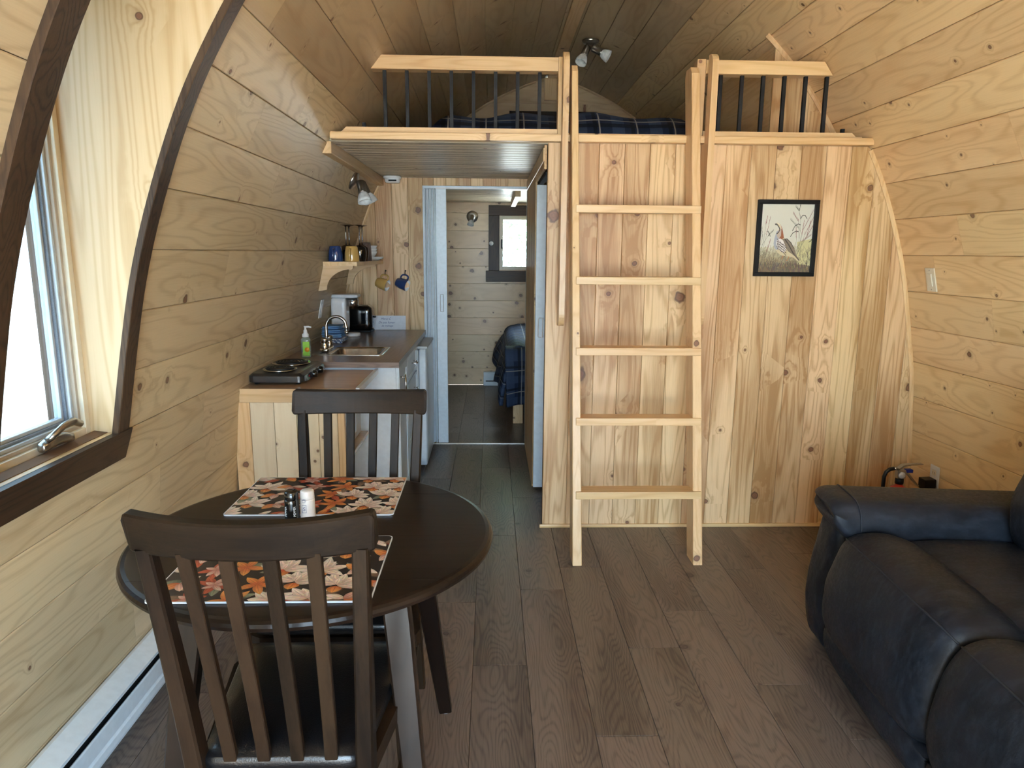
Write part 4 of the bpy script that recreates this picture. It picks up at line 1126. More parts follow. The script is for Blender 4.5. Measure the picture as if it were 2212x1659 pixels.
# ------------------------------------------------------------------ framed bird picture
pc = thing('framed_picture', 'black framed painting of a standing partridge among reddish grasses', 'picture', (1.486, YP-.002, 1.54)); PW, PH = .1545, .189
for a, b in (((-PW, -PH), (PW, -PH+.021)), ((-PW, PH-.021), (PW, PH)), ((-PW, -PH+.0205), (-PW+.021, PH-.0205)), ((PW-.021, -PH+.0205), (PW, PH-.0205))):
    MB().box((a[0], -.020, a[1]), (b[0], -.0005, b[1]), .002).make('frame', M['frame_black'], pc)
def art():
    vs = []; fs = []; cols = []; lay = [0]
    aw, ah = PW-.0205, PH-.0205
    def poly(pts, col):
        lay[0] += 1; y = -.006-lay[0]*2e-6
        q = clip_rect([(x*aw, z*ah) for x, z in pts], aw, ah)
        if len(q) < 3: return
        b = len(vs); vs.extend((p[0], y, p[1]) for p in q); fs.append(tuple(range(b, b+len(q)))); cols.append(col)
    def stroke(pts, w, col):
        for i, (a, b) in enumerate(zip(pts, pts[1:])):
            d = Vector((b[0]-a[0], b[1]-a[1])); L = d.length or 1; nx, ny = -d.y/L*w, d.x/L*w
            poly([(a[0]-nx, a[1]-ny), (b[0]-nx*.8, b[1]-ny*.8), (b[0]+nx*.8, b[1]+ny*.8), (a[0]+nx, a[1]+ny)], col)
    poly([(-1, -1), (1, -1), (1, 1), (-1, 1)], srgb(214, 212, 196))
    rnd = random.Random(5)
    for k in range(7):
        z1 = -.25-.1*k; c = .5-.05*k
        poly([(-1, -1)]+[(1, -1)]+[(1-2*i/14, z1+rnd.uniform(-.04, .04)) for i in range(15)], srgb(int(200-14*k), int(196-17*k), int(165-19*k)))
    poly([(.45, -.1), (1, 0), (1, -.8), (.5, -.75)], srgb(205, 198, 140))
    for k in range(260):
        x = rnd.uniform(-1, 1); z = rnd.uniform(-1.0, -.35); h = rnd.uniform(.08, .28); l = rnd.uniform(-.12, .14)
        sh = rnd.random(); base = (z+1)/.65
        c = srgb(*(int(a*(.4+.6*base)+40*sh) for a in (120, 108, 80)))
        stroke([(x, z), (x+l*.4, z+h*.6), (x+l, z+h)], .006, c)
    for k in range(160):
        x = rnd.uniform(-1, 1); z = rnd.uniform(-1.05, -.78); stroke([(x, z), (x+rnd.uniform(-.05, .05), z+rnd.uniform(.06, .16))], .011, srgb(60+rnd.randint(0, 40), 52+rnd.randint(0, 30), 40+rnd.randint(0, 20)))
    G = srgb(96, 98, 82); R_ = srgb(140, 70, 70); K = srgb(45, 48, 42)
    def grass(pts, red=False):
        stroke(pts, .0045, G)
        x0, z0 = pts[-2]; x1, z1 = pts[-1]
        for k in range(16):
            t_ = k/15; x = x0+(x1-x0)*t_; z = z0+(z1-z0)*t_; d = .035*(1-t_*.5)
            stroke([(x, z), (x+rnd.uniform(-d, d), z+.05)], .005, R_ if red else G)
    for pts, red in (([(.48, -.3), (.52, .2), (.5, .6), (.42, .8), (.28, .92)], 0), ([(.52, .2), (.42, .5), (.2, .74)], 1), ([(.5, 0), (.45, .3), (.12, .55)], 0), ([(.5, -.3), (.6, .2), (.95, .8)], 1), ([(.52, -.4), (.7, .1), (.98, .6)], 1),
                     ([(.5, -.4), (.75, 0), (.98, .35)], 1), ([(.5, -.4), (.4, 0), (.36, .3)], 1), ([(.5, -.4), (.6, .1), (.64, .5)], 1), ([(.6, -.2), (.8, .1), (.9, .5)], 1), ([(.56, -.5), (.6, -.1), (.95, .1)], 1), ([(.5, .55), (.42, .8), (.46, .96)], 0),
                     ([(-1, -.6), (-.85, -.1), (-.8, .4), (-.76, .62)], 1), ([(-.9, -.5), (-.75, .1), (-.65, .6)], 1), ([(-1, -.55), (-.7, -.4), (-.58, -.05)], 1), ([(-1, -.3), (-.9, 0), (-.95, .3)], 0), ([(-.9, -.2), (-.7, .05), (-.5, .22)], 0)):
        grass(pts, red)
    for pts in ([(.22, .22), (.3, .36), (.42, .43), (.52, .40)], [(.16, .05), (.24, .16), (.36, .22), (.46, .2)], [(.5, .58), (.56, .68), (.66, .68), (.74, .58)], [(-.72, .22), (-.66, .15), (-.6, .05)], [(.88, -.1), (.95, -.07), (1, 0)]): stroke(pts, .012, K)
    # bird
    stroke([(-.06, -.5), (-.10, -.62)], .02, srgb(170, 110, 60)); stroke([(.18, -.5), (.12, -.63), (.06, -.66)], .018, srgb(170, 110, 60))
    body = [(-.44, .42), (-.36, .46), (-.27, .42), (-.17, .30), (-.12, .15), (-.08, .02), (.08, -.05), (.26, -.18), (.38, -.35), (.43, -.48), (.58, -.62), (.60, -.67), (.50, -.66), (.34, -.56), (.10, -.52), (-.14, -.5), (-.28, -.42), (-.40, -.3), (-.46, -.15), (-.44, 0), (-.38, .15), (-.36, .2), (-.30, .26), (-.26, .33), (-.33, .36)]
    poly(body, srgb(205, 190, 150))
    poly([(-.38, .2), (-.22, .28), (-.14, .0), (-.3, -.35), (-.4, -.3), (-.46, -.15), (-.44, 0)], srgb(165, 168, 178))
    poly([(-.26, .42), (-.17, .30), (-.12, .15), (-.08, .02), (-.14, -.02), (-.26, -.02), (-.22, .1), (-.2, .25)], srgb(150, 78, 34))
    poly([(-.3, .26), (-.2, .3), (-.2, .08), (-.28, -.02), (-.36, .08)], srgb(190, 170, 150))
    poly([(-.14, -.02), (-.02, .0), (.10, -.06), (.26, -.18), (.38, -.35), (.43, -.48), (.58, -.62), (.56, -.66), (.36, -.5), (.12, -.38), (-.05, -.2)], srgb(122, 106, 86))
    stroke([(-.04, -.02), (.12, -.18), (.26, -.36), (.38, -.5)], .022, srgb(50, 40, 34)); stroke([(.02, 0), (.2, -.12), (.34, -.3)], .014, srgb(60, 48, 40)); stroke([(.34, -.44), (.46, -.55), (.57, -.65)], .02, srgb(84, 72, 60))
    poly([(-.34, -.05), (-.22, 0), (-.1, -.06), (.02, -.26), (.04, -.36), (-.06, -.42), (-.18, -.38), (-.3, -.26), (-.36, -.15)], srgb(225, 220, 212))
    for k in range(16):
        x = -.33+.024*k; z = -.12-.014*k+rnd.uniform(-.03, .03)
        for q in range(4): stroke([(x+rnd.uniform(-.01, .01), z+.09-q*.07), (x+.025, z+.045-q*.07)], .009, srgb(62, 38, 44))
    stroke([(-.44, .41), (-.38, .41), (-.30, .33), (-.26, .25), (-.30, .18), (-.37, .13)], .017, srgb(28, 24, 24)); stroke([(-.36, .445), (-.25, .38), (-.2, .28)], .010, srgb(235, 228, 205))
    poly([(-.47, .425), (-.40, .44), (-.39, .38), (-.44, .39)], srgb(40, 30, 30))
    me = meshd(vs, fs); ca = me.color_attributes.new('print', 'FLOAT_COLOR', 'CORNER'); k = 0
    for p, col in zip(me.polygons, cols):
        for _ in p.loop_indices: ca.data[k].color = (*col, 1); k += 1
    # faces to the room (-Y)
    for p in me.polygons:
        pass
    return me
link('painting', art(), M['art'], pc)
MB().box((-PW+.02, -.0105, -PH+.02), (PW-.02, -.0095, PH-.02)).make('glazing', M['glass'], pc)
MB().box((-PW+.004, -.0055, -PH+.004), (PW-.004, -.0006, PH-.004)).make('backing_card', M['paper'], pc)

# ------------------------------------------------------------------ kitchen: counter with sink
hx = lambda z: CX-hwz(z)
ct = thing('countertop', 'walnut laminate kitchen countertop along the left wall', 'countertop', (-.8, 4.4, .859)); o = ct.location
SX0, SX1, SY0, SY1 = -.965, -.625, 3.885, 4.205
XF, YC0, YC1 = -.485, 3.63, 5.205
xl = hx(.87)+.004
def slab(m_, a, b): m_.box((a[0], a[1], .859), (b[0], b[1], .887))
g = MB(o); slab(g, (xl+.008, YC0), (SX0, YC1)); slab(g, (SX1, YC0), (XF-.004, YC1)); slab(g, (SX0, YC0), (SX1, SY0)); slab(g, (SX0, SY1), (SX1, YC1))
g.make('worktop', M['walnut'], ct)
MB(o).box((XF-.0035, YC0, .859), (XF, YC1, .8865), .001).make('edge_band', M['sash_l'], ct)
MB(o).box((xl+.008, YC0-.003, .858), (XF, YC0-.0003, .8872), .001).make('edge_band', M['walnutX'], ct)
sk = thing('kitchen_sink', 'rectangular stainless steel sink set in the walnut countertop', 'sink', (-.79, 4.04, .887)); o = sk.location
def rrect(x0, x1, y0, y1, r, z, n=6):
    pts = []
    for (cx_, cy_, a0) in ((x1-r, y1-r, 0), (x0+r, y1-r, PI/2), (x0+r, y0+r, PI), (x1-r, y0+r, 1.5*PI)):
        for k in range(n+1): a = a0+PI/2*k/n; pts.append(Vector((cx_+r*math.cos(a), cy_+r*math.sin(a), z)))
    return pts
OX0_, OX1_, OY0_, OY1_ = -1.005, -.612, 3.868, 4.222
BX0_, BX1_, BY0_, BY1_ = -.915, -.650, 3.900, 4.190
rs = [rrect(OX0_, OX1_, OY0_, OY1_, .02, .8875), rrect(OX0_, OX1_, OY0_, OY1_, .02, .8905), rrect(OX0_+.012, OX1_-.012, OY0_+.012, OY1_-.012, .02, .8915), rrect(BX0_-.006, BX1_+.006, BY0_-.006, BY1_+.006, .05, .8885), rrect(BX0_, BX1_, BY0_, BY1_, .05, .880), rrect(BX0_+.006, BX1_-.006, BY0_+.006, BY1_-.006, .05, .80), rrect(BX0_+.03, BX1_-.03, BY0_+.03, BY1_-.03, .05, .775)]
g = MB(o).rings(rs, cap=False); g.add(rs[-1], [tuple(range(len(rs[-1])))]); g.make('basin', M['steel'], sk)
MB(o).lathe([(0, .7765), (.035, .7765), (.038, .779), (.03, .780), (.02, .777), (0, .777)], (-.785, 4.045, 0), 20).make('drain', M['chrome'], sk)
fc = thing('kitchen_faucet', 'chrome gooseneck faucet with two knobs behind the sink', 'faucet', (-.955, 4.04, .8915))
MB().rbox((-.028, -.082, 0), (.028, .082, .022), .012, 4).make('base_plate', M['chrome'], fc)
for sy in (-1, 1):
    MB().lathe([(.022, .020), (.024, .028), (.021, .040), (.017, .050), (.019, .056), (.024, .070), (.020, .082), (0, .084)], (0, sy*.056, 0), 20).make('tap_knob', M['chrome'], fc)
pts = [(0, 0, .02), (0, 0, .08), (0, 0, .14)]+[(.058-.058*math.cos(a), 0, .14+.058*math.sin(a)) for a in [PI*k/14 for k in range(1, 13)]]
pts += [(.116, 0, .135), (.117, 0, .118)]
MB().tube(pts, [.013, .0105]+[.0095]*(len(pts)-2), 14).make('spout', M['chrome'], fc)
MB().lathe([(0, .1), (.0115, .1), (.0120, .108), (.0115, .120), (0, .120)], (.117, 0, -.002), 16).make('aerator', M['chrome'], fc)

# base cabinet
cb = thing('base_cabinet', 'white base cabinet with door and drawers under the countertop', 'cabinet', (-.8, 4.1, 0)); o = cb.location
CF = -.508
MB(o).prism([(hx(.1)+.006, .09), (CF, .09), (CF, .765), (hx(.76)+.008, .765), (hx(.4)+.006, .4)], 'Y', 3.681, 4.545).prism([(hx(.1)+.006, .09), (CF, .09), (CF, .8585), (hx(.85)+.010, .8585), (hx(.4)+.006, .4)], 'Y', 3.66, 3.6808).box((CF-.02, 3.681, .7652), (CF, 4.545, .8585)).make('body', M['white'], cb)
MB(o).box((hx(0)+.01, 3.67, .001), (CF-.04, 4.54, .0895)).make('toe_kick', M['white'], cb)
def front(y0, y1, z0, z1, name, vertical):
    f = MB(o); f.box((CF+.0005, y0, z0), (CF+.012, y1, z1), .002)
    b = .045 if (z1-z0) > .25 else .022
    f.box((CF+.0125, y0, z0), (CF+.018, y0+b, z1), .0015).box((CF+.0125, y1-b, z0), (CF+.018, y1, z1), .0015).box((CF+.0125, y0+b, z0), (CF+.018, y1-b, z0+b), .0015).box((CF+.0125, y0+b, z1-b), (CF+.018, y1-b, z1), .0015)
    d = f.make(name, M['white'], cb)
    if vertical: yy = y0+.03; a, b_ = (yy, z1-.04), (yy, z1-.16); pa = [(CF+.019, yy, z1-.055), (CF+.043, yy, z1-.055)]; pb = [(CF+.019, yy, z1-.145), (CF+.043, yy, z1-.145)]
    else: zc = (z0+z1)/2+.01; yc_ = (y0+y1)/2; a, b_ = (yc_-.06, zc), (yc_+.06, zc); pa = [(CF+.019, yc_-.045, zc), (CF+.043, yc_-.045, zc)]; pb = [(CF+.019, yc_+.045, zc), (CF+.043, yc_+.045, zc)]
    h = MB(o).tube([(CF+.045, *a), (CF+.049, (a[0]+b_[0])/2, (a[1]+b_[1])/2), (CF+.045, *b_)], .006, 10).tube(pa, .0045, 8).tube(pb, .0045, 8)
    h.make('handle', M['chrome'], d)
front(3.668, 4.03, .10, .852, 'door', True)
for z0, z1 in ((.70, .852), (.52, .692), (.31, .512), (.10, .302)): front(4.04, 4.54, z0, z1, 'drawer', False)

# fridge
fr = thing('mini_fridge', 'white mini fridge under the countertop beside the folding door', 'fridge', (-.7, 4.84, 0)); o = fr.location
MB(o).box((-1.05, 4.565, .02), (-.490, 5.12, .845), .006).make('body', M['white'], fr)
MB(o).rbox((-.482, 4.560, .03), (-.430, 5.125, .825), .012, 8, (.012, 0, 0)).make('door', M['white'], fr)
MB(o).box((-.4895, 4.57, .035), (-.4825, 5.115, .82)).make('door_gasket', M['slat_grey'], fr)
MB(o).box((-.53, 4.60, .8265), (-.425, 5.10, .842), .003).make('top_handle', M['slat_grey'], fr)
for y in (4.6, 5.08): MB(o).lathe([(0, 0), (.015, 0), (.015, .0195), (0, .0195)], (-.52, y, 0), 12).make('foot', M['black_pl'], fr)

# lower side shelf unit with plywood end and its microwave
ss = thing('side_shelf', 'pine side shelf unit with laminate top beside the white cabinet', 'shelf', (-.88, 3.36, 0)); o = ss.location
SZ = .848; SXR = -.612; SYA = 3.10
MB(o).box((hx(SZ)+.003, SYA, SZ-.022), (SXR, 3.625, SZ), .001).make('top_board', M['oak'], ss)
MB(o).box((hx(SZ)+.003, SYA-.0035, SZ-.0225), (SXR, SYA-.0003, SZ+.0005)).make('edge_strip', M['pineX'], ss)
MB(o).box((SXR+.0003, SYA-.003, SZ-.022), (SXR+.018, 3.628, SZ+.006), .001).make('edge_strip', M['white'], ss)
MB(o).box((hx(.8)+.003, SYA, .785), (SXR, SYA+.018, .8255), .001).make('apron_rail', M['pineX'], ss)
pw = [(-1.165, -1.092), (-1.091, -.985), (-.984, -.885), (-.884, -.785), (-.784, -.700)]
for a, b in pw:
    MB(((a+b)/2, SYA, .4)).box((a+.0005, SYA+.001, .002), (b-.0005, SYA+.018, .7845), .0015).make('panel_board', M['spruce' if a > -1.1 else 'pineZ'], ss, Vector(((a+b)/2, SYA, .4))-o)
MB(o).box((-.699, SYA, .002), (-.668, SYA+.03, .7845), .002).make('corner_post', M['pineZ'], ss)
MB(o).box((hx(.5)+.003, SYA+.031, .500), (-.655, 3.625, .518), .001).make('inner_shelf', M['oak'], ss)
mw = thing('microwave', 'black microwave on the inner board of the side shelf', 'microwave', (-.88, 3.40, .518)); o = mw.location
MB(o).box((-1.04, 3.17, .519), (-.700, 3.60, .76), .004).make('case', M['white_pl'], mw)
MB(o).box((-.6995, 3.175, .525), (-.688, 3.595, .755), .003).make('door', M['slat_grey'], mw)
MB(o).box((-.6878, 3.20, .55), (-.686, 3.46, .735), .001).make('door_window', M['black_gl'], mw)

# hotplate
hp = thing('hotplate', 'black two-burner electric hotplate on the side shelf', 'hotplate', (-1.0, 3.41, SZ)); o = hp.location
X0, X1, Y0_, Y1_ = -1.125, -.872, 3.195, 3.605
body = [rrect(X0+.012, X1-.012, Y0_+.012, Y1_-.012, .02, SZ+.008, 4), rrect(X0, X1, Y0_, Y1_, .025, SZ+.012, 4), rrect(X0, X1, Y0_, Y1_, .025, SZ+.040, 4), rrect(X0+.012, X1-.02, Y0_+.012, Y1_-.012, .02, SZ+.052, 4)]
MB(o).rings(body, sm=False).make('case', M['black_enamel'], hp)
MB(o).prism([(X1-.02, SZ+.049), (X1+.004, SZ+.040), (X1+.014, SZ+.016), (X1-.01, SZ+.010)], 'Y', Y0_+.03, Y1_-.03).make('control_panel', M['black_enamel'], hp)
for cy_, r_ in ((3.295, .078), (3.490, .092)):
    cxx = -1.005
    MB(o).lathe([(r_*.95, SZ+.0525), (r_*1.02, SZ+.058), (r_*1.0, SZ+.062), (r_*.90, SZ+.056), (r_*.3, SZ+.0535), (0, SZ+.0535)], (cxx, cy_, 0), 36).make('drip_ring', M['chrome'], hp)
    P = []; turns = 4
    for k in range(130):
        t_ = k/129; a = t_*turns*2*PI; rr = .018+(r_*.86-.018)*t_; P.append((cxx+rr*math.cos(a), cy_+rr*math.sin(a), SZ+.064))
    MB(o).tube(P, .0048, 6).make('coil_element', M['knobdark'], hp)
for cy_ in (3.34, 3.46): MB(o).lathe([(.018, 0), (.018, .006), (.015, .018), (0, .019)], (X1+.012, cy_, SZ+.029), 18, 'X').make('control_knob', M['black_gl'], hp)
MB(o).lathe([(.005, 0), (.004, .003), (0, .0035)], (X1+.010, 3.27, SZ+.031), 10, 'X').make('indicator_light', M['red'], hp)
for xx in (X0+.03, X1-.03):
    for yy in (Y0_+.03, Y1_-.03): MB(o).lathe([(0, .0005), (.011, .0005), (.011, .0085), (0, .0085)], (xx, yy, SZ), 10).make('foot', M['black_pl'], hp)

# things on the counter
sb = thing('soap_dispenser', 'clear pump soap bottle with lime and orange label by the sink', 'bottle', (-1.012, 3.80, .887))
MB().rings([rrect(-.024, .024, -.020, .020, .012, z, 4) for z in (.001, .006, .09, .100)]+[rrect(-.014, .014, -.012, .012, .010, .112, 4)]).make('bottle', M['bottle'], sb)
MB().rings([rrect(-.0225, .0225, -.0185, .0185, .011, z, 4) for z in (.003, .028)]).make('liquid_soap', M['soap'], sb)
MB().box((-.012, -.0212, .012), (.0245, -.0203, .088), .0003).make('label', M['lime'], sb)
MB().lathe([(0, 0), (.013, 0), (.013, .0005), (0, .0005)], (.010, -.0217, .045), 18, 'Y').make('orange_slice', M['orange'], sb)
MB().lathe([(.017, .1125), (.019, .116), (.018, .128), (.011, .134), (.010, .150), (.006, .152), (.006, .165), (0, .166)], seg=18).make('pump_head', M['white_pl'], sb)
MB().tube([(-.006, 0, .168), (.018, -.002, .169), (.034, -.004, .166)], [.0055, .005, .0035], 8).make('pump_nozzle', M['white_pl'], sb)

def towel(name, z0, th, mat, label, w=.125, d=.085, seed=0):
    t = thing(name, label, 'towel', (-1.010, 4.47, z0), 0, 'folded kitchen towels by the wall')
    rnd = random.Random(seed)
    ph = [rnd.uniform(0, 6) for _ in range(4)]
    def fn(p): return Vector((p.x+.004*math.sin(p.y*50+ph[0]), p.y+.003*math.sin(p.x*60+ph[1]), p.z+.0022*math.sin(p.x*45+p.y*30+ph[2])))
    g = MB()
    n = 2
    for k in range(n): g.rbox((-w/2+rnd.uniform(0, .008), -d+rnd.uniform(0, .006), .0005+k*th/n), (w/2-rnd.uniform(0, .008), d, (k+1)*th/n-.0003), th/n*.48, 8, (0, 0, .0012), fn)
    g.make('folded_cloth', mat, t); return t
z = .8885
towel('kitchen_towel', z, .030, M['towel2'], 'white and navy lattice towel at the bottom of the towel stack', .150, .10, 1); z += .034
towel('kitchen_towel', z, .024, M['towel'], 'folded blue towel resting directly on the lattice towel', .135, .09, 2); z += .027
towel('kitchen_towel', z, .022, M['towel'], 'folded blue towel in the middle of the towel stack', .125, .085, 3); z += .025
towel('kitchen_towel', z, .020, M['towel'], 'folded blue towel on top of the towel stack', .115, .08, 4)

cm = thing('coffee_maker', 'white drip coffee maker with steel band in front of the black toaster', 'coffee maker', (-1.000, 4.80, .887))
MB().rbox((-.085, -.070, .001), (.010, .070, .026), .012, 5).make('base', M['white_pl'], cm)
MB().lathe([(0, .001), (.056, .001), (.060, .005), (.060, .018), (.054, .024), (0, .024)], (.040, -.01, 0), 32).make('warming_plate', M['white_pl'], cm)
MB().rbox((-.085, -.07, .0265), (.018, .07, .262), .014, 6).make('water_tank', M['white_pl'], cm)
MB().rbox((-.088, -.072, .262), (.098, .072, .288), .012, 6).make('lid', M['white_pl'], cm)
MB().lathe([(0, .205), (.036, .205), (.042, .212), (.044, .2615), (0, .2615)], (.0525, 0, 0), 30).make('brew_basket', M['steel'], cm)
to = thing('toaster', 'glossy black toaster behind the coffee maker against the end wall', 'toaster', (-.948, 5.085, .887))
MB().rbox((-.090, -.075, .012), (.090, .075, .188), .034, 9, (.003, 0, .004)).make('shell', M['black_gl'], to)
MB().box((-.084, -.070, .0008), (.084, .070, .0125), .004).make('base', M['black_pl'], to)
for y in (-.024, .024): MB().box((-.065, y-.011, .1895), (.065, y+.011, .1935), .002).make('bread_slot', M['chrome'], to)
MB().box((.0945, -.015, .10), (.108, .015, .112), .003).make('lever', M['black_pl'], to)
nt_ = thing('note_card', 'white handwritten note card leaning against the end wall', 'note', (-.755, 5.190, .888))
nt_.rotation_euler = (math.radians(-5), 0, 0)
MB().box((-.118, -.0004, .0), (.118, .0008, .104)).make('card', M['paper'], nt_)
for tx, x, zz2, s in (('Merci C', -.03, .080, .022), ('De pas fumer', -.025, .053, .022), ('de ménage', -.02, .028, .020)):
    text_mesh(tx, s, M['ink'], nt_, Matrix.Translation((x, -.0007, zz2)) @ Matrix.Rotation(PI/2, 4, 'X'), 'handwriting', .35, .0001)

# ------------------------------------------------------------------ wall shelf with crockery
ws = thing('wall_shelf', 'small pine wall shelf on two curved brackets above the counter', 'shelf', (-.92, 4.75, 1.372)); o = ws.location
WZ = 1.397
MB(o).prism([(hx(WZ)+.003, 4.30), (-.815, 4.30), (-.795, 4.42), (-.795, 5.205), (hx(WZ)+.003, 5.205)], 'Z', WZ-.024, WZ).make('shelf_board', M['pineY'], ws)
def bracket(y):
    pts = [(hx(WZ-.024)+.003, WZ-.0245), (-.845, WZ-.0245), (-.848, WZ-.042)]
    for k in range(11):
        a = k/10*PI/2; pts.append((-.855-.155*math.sin(a)-.0, WZ-.045-.125*(1-math.cos(a))*1.0))
    pts += [(hx(WZ-.18)+.012, WZ-.178), (hx(WZ-.18)+.003, WZ-.178)]
    MB(o).prism(pts, 'Y', y, y+.018).make('bracket', M['pineX'], ws)
bracket(4.33); bracket(5.16)
def mug(name, label, loc, mat, inv=True, mtx=None, group=None):
    t = bpy.data.objects.new(name, None); C.objects.link(t); tagp(t, label, 'mug', group)
    prof = [(0, .003), (.030, .003), (.033, .0), (.036, .004), (.046, .04), (.046, .075), (.041, .100), (.038, .102), (.0365, .100), (.041, .074), (.041, .04), (.030, .009), (0, .008)] if False else \
           [(0, .002), (.032, .002), (.036, .006), (.043, .045), (.0455, .092), (.0445, .095), (.0425, .094), (.040, .045), (.032, .010), (0, .009)]
    MB().lathe(prof[:6], seg=36).make('cup', mat, t)
    MB().lathe([(.04445, .0951), (.0425, .0945), (.040, .045), (.032, .010), (0, .009)], seg=36).make('inside', M['cream_gl'], t)
    h = [(.043, 0, .078), (.060, 0, .082), (.072, 0, .070), (.073, 0, .048), (.064, 0, .028), (.041, 0, .020)]
    MB().tube([(a, b, c) for a, c in catm([(p[0], p[2]) for p in h], 4, False) for b in (0,)], .0065, 10).make('handle', mat, t)
    if mtx is None: mtx = Matrix.Translation(loc) @ (Matrix.Translation((0, 0, .0955)) @ Matrix.Rotation(PI, 4, 'X') if inv else Matrix.Identity(4)) @ Matrix.Rotation(PI/2, 4, 'Z')
    t.matrix_world = mtx
    return t
mug('mug', 'navy mug upside down at the front of the wall shelf', (-.958, 4.372, WZ+.0005), M['bmug'], group='mugs')
mug('mug', 'mustard mug upside down on the wall shelf in front of the wine glasses', (-.858, 4.372, WZ+.0005), M['ymug'], group='mugs')
def hung(x, label, mat, hl):
    hk = thing('mug_hook', hl, 'hook', (x, YD-.0005, 1.30))
    MB().lathe([(0, -.0005), (.006, -.0005), (.006, -.003), (0, -.003)], (0, 0, .022), 10, 'Y').make('hook_base', M['black_metal'], hk)
    MB().tube([(0, -.002, .022), (0, -.022, .020), (0, -.032, .008), (0, -.030, -.006), (0, -.022, -.011), (0, -.014, -.006)], .0022, 8).make('hook_wire', M['black_metal'], hk)
    Rm = Matrix.Rotation(math.radians(-9), 4, 'Z') @ Matrix.Rotation(math.radians(-10), 4, 'X')
    # mug axis (local z: base->rim) points to the right and a little down; handle (local +x) up
    ax = Vector((.90, -.30, -.28)).normalized(); hx_ = Vector((.22, .05, .95)); hx_ = (hx_-ax*hx_.dot(ax)).normalized(); yy = ax.cross(hx_)
    mm = Matrix.Identity(4)
    for i in range(3): mm[i][0] = hx_[i]; mm[i][1] = yy[i]; mm[i][2] = ax[i]
    grip = Vector((x, YD-.024, 1.288)); hp_ = hx_*.0655+ax*.050
    p = grip-hp_
    for i in range(3): mm[i][3] = p[i]
    s_ = Matrix.Diagonal((.95, .95, .95, 1))
    mug('mug', label, None, mat, mtx=mm @ s_, group='mugs')
hung(-.779, 'mustard mug hanging by its handle on the end wall', M['ymug'], 'small black hook holding the mustard mug')
hung(-.633, 'navy mug hanging by its handle next to the folding door', M['bmug'], 'small black hook holding the navy mug')
def wineglass(x, y, label, h=.225, r=.045):
    t = thing('wine_glass', label, 'glass', (x, y, WZ+.0005), 0, 'upturned smoked wine glasses on the wall shelf')
    MB().lathe([(r*.80, 0), (r*.98, .03), (r*1.03, .06), (r*.95, .085), (r*.5, .098), (.006, .103), (.0035, .115), (.0035, h-.015), (.008, h-.006), (r*.85, h-.001), (r*.86, h)], seg=28).make('bowl_and_stem', M['smoke'], t)
    return t
wineglass(-.912, 4.478, 'smoked wine glass upside down behind the navy mug', r=.040); wineglass(-.912, 4.578, 'smoked wine glass upside down, rearmost behind the navy mug', r=.040)
wineglass(-.828, 4.478, 'smoked wine glass upside down behind the mustard mug', r=.040); wineglass(-.828, 4.578, 'smoked wine glass upside down, the one closest to the patterned tumbler', r=.040)
t = thing('drinking_glass', 'clear rounded glass upside down among the wine glasses', 'glass', (-.872, 4.665, WZ+.0005)); MB().lathe([(.028, 0), (.034, .04), (.036, .08), (.034, .11), (.026, .128), (.012, .137), (0, .139)], seg=24).make('glass_body', M['clear'], t)
t = thing('tumbler', 'patterned purple brown tumbler upside down on the wall shelf', 'tumbler', (-.838, 4.745, WZ+.0005)); MB().lathe([(.042, 0), (.040, .02), (.034, .11), (.032, .121), (0, .122)], seg=28).make('tumbler_body', M['patterned'], t)
def plate_(z, r, label, name='dinner_plate', cat='plate', h=.018, prof=None, c=(-.860, 5.03)):
    t = thing(name, label, cat, (c[0], c[1], z), 0, 'white crockery stacked on the wall shelf')
    MB().lathe(prof or [(0, .002), (r*.55, .002), (r*.6, 0), (r*.66, .003), (r, h), (r*.99, h+.002), (r*.64, .006), (0, .005)], seg=36).make('dish', M['cream_gl'], t)
plate_(WZ+.0005, .098, 'white dinner plate at the bottom of the crockery stack')
plate_(WZ+.0075, .097, 'white dinner plate directly on the bottom plate')
for k in range(3):
    plate_(WZ+.016+.020*k, .05, ('lowest', 'middle', 'topmost')[k]+' white bowl of the bowl stack on the plates', 'bowl', 'bowl', prof=[(0, .003), (.022, .003), (.024, 0), (.028, .003), (.046, .030), (.054, .048), (.052, .048), (.042, .028), (.022, .008), (0, .007)])

# ------------------------------------------------------------------ folding doors
def folding(name, label, x0, x1, y, z0, z1, nf, lead, mirror, loc):
    t = thing(name, label, 'door', loc); o = t.location
    w = (x1-x0)/nf
    for k in range(nf):
        xa = x0+w*k if not mirror else x1-w*k
        d = w*.5 if not mirror else -w*.5
        ya, yb = (y-.055, y+.045)
        MB(o).prism([(xa, ya+.004*(k % 3)), (xa+d*.5, ya-.004), (xa+d*1.55, yb), (xa+d*1.05, yb+.003)], 'Z', z0, z1).make('fold_panel', M['vinyl'], t)
    return t
fd = thing('folding_door', 'white folding accordion door gathered at the bedroom doorway', 'door', (-.41, YD-.01, 0)); o = fd.location
xs2 = [-.483, -.470, -.459, -.447, -.436, -.425, -.414]
for k, x in enumerate(xs2):
    dy = .012*(k % 2)+.003*((k*5) % 3)
    MB(o).box((x, YD-.075+dy, .030+.003*(k % 2)), (x+.0055, YD+.055, 1.905), .0015).make('fold_panel', M['vinyl'], fd)
    MB(o).tube([(x+.0085, YD-.070+dy, .034), (x+.0085, YD-.070+dy, 1.902)], .0028, 8).make('hinge_strip', M['slat_grey' if k % 2 else 'vinyl'], fd)
MB(o).box((-.401, YD-.058, .026), (-.325, YD-.040, 1.905), .004).make('lead_panel', M['vinyl'], fd)
hd = MB(o); zc = 1.09
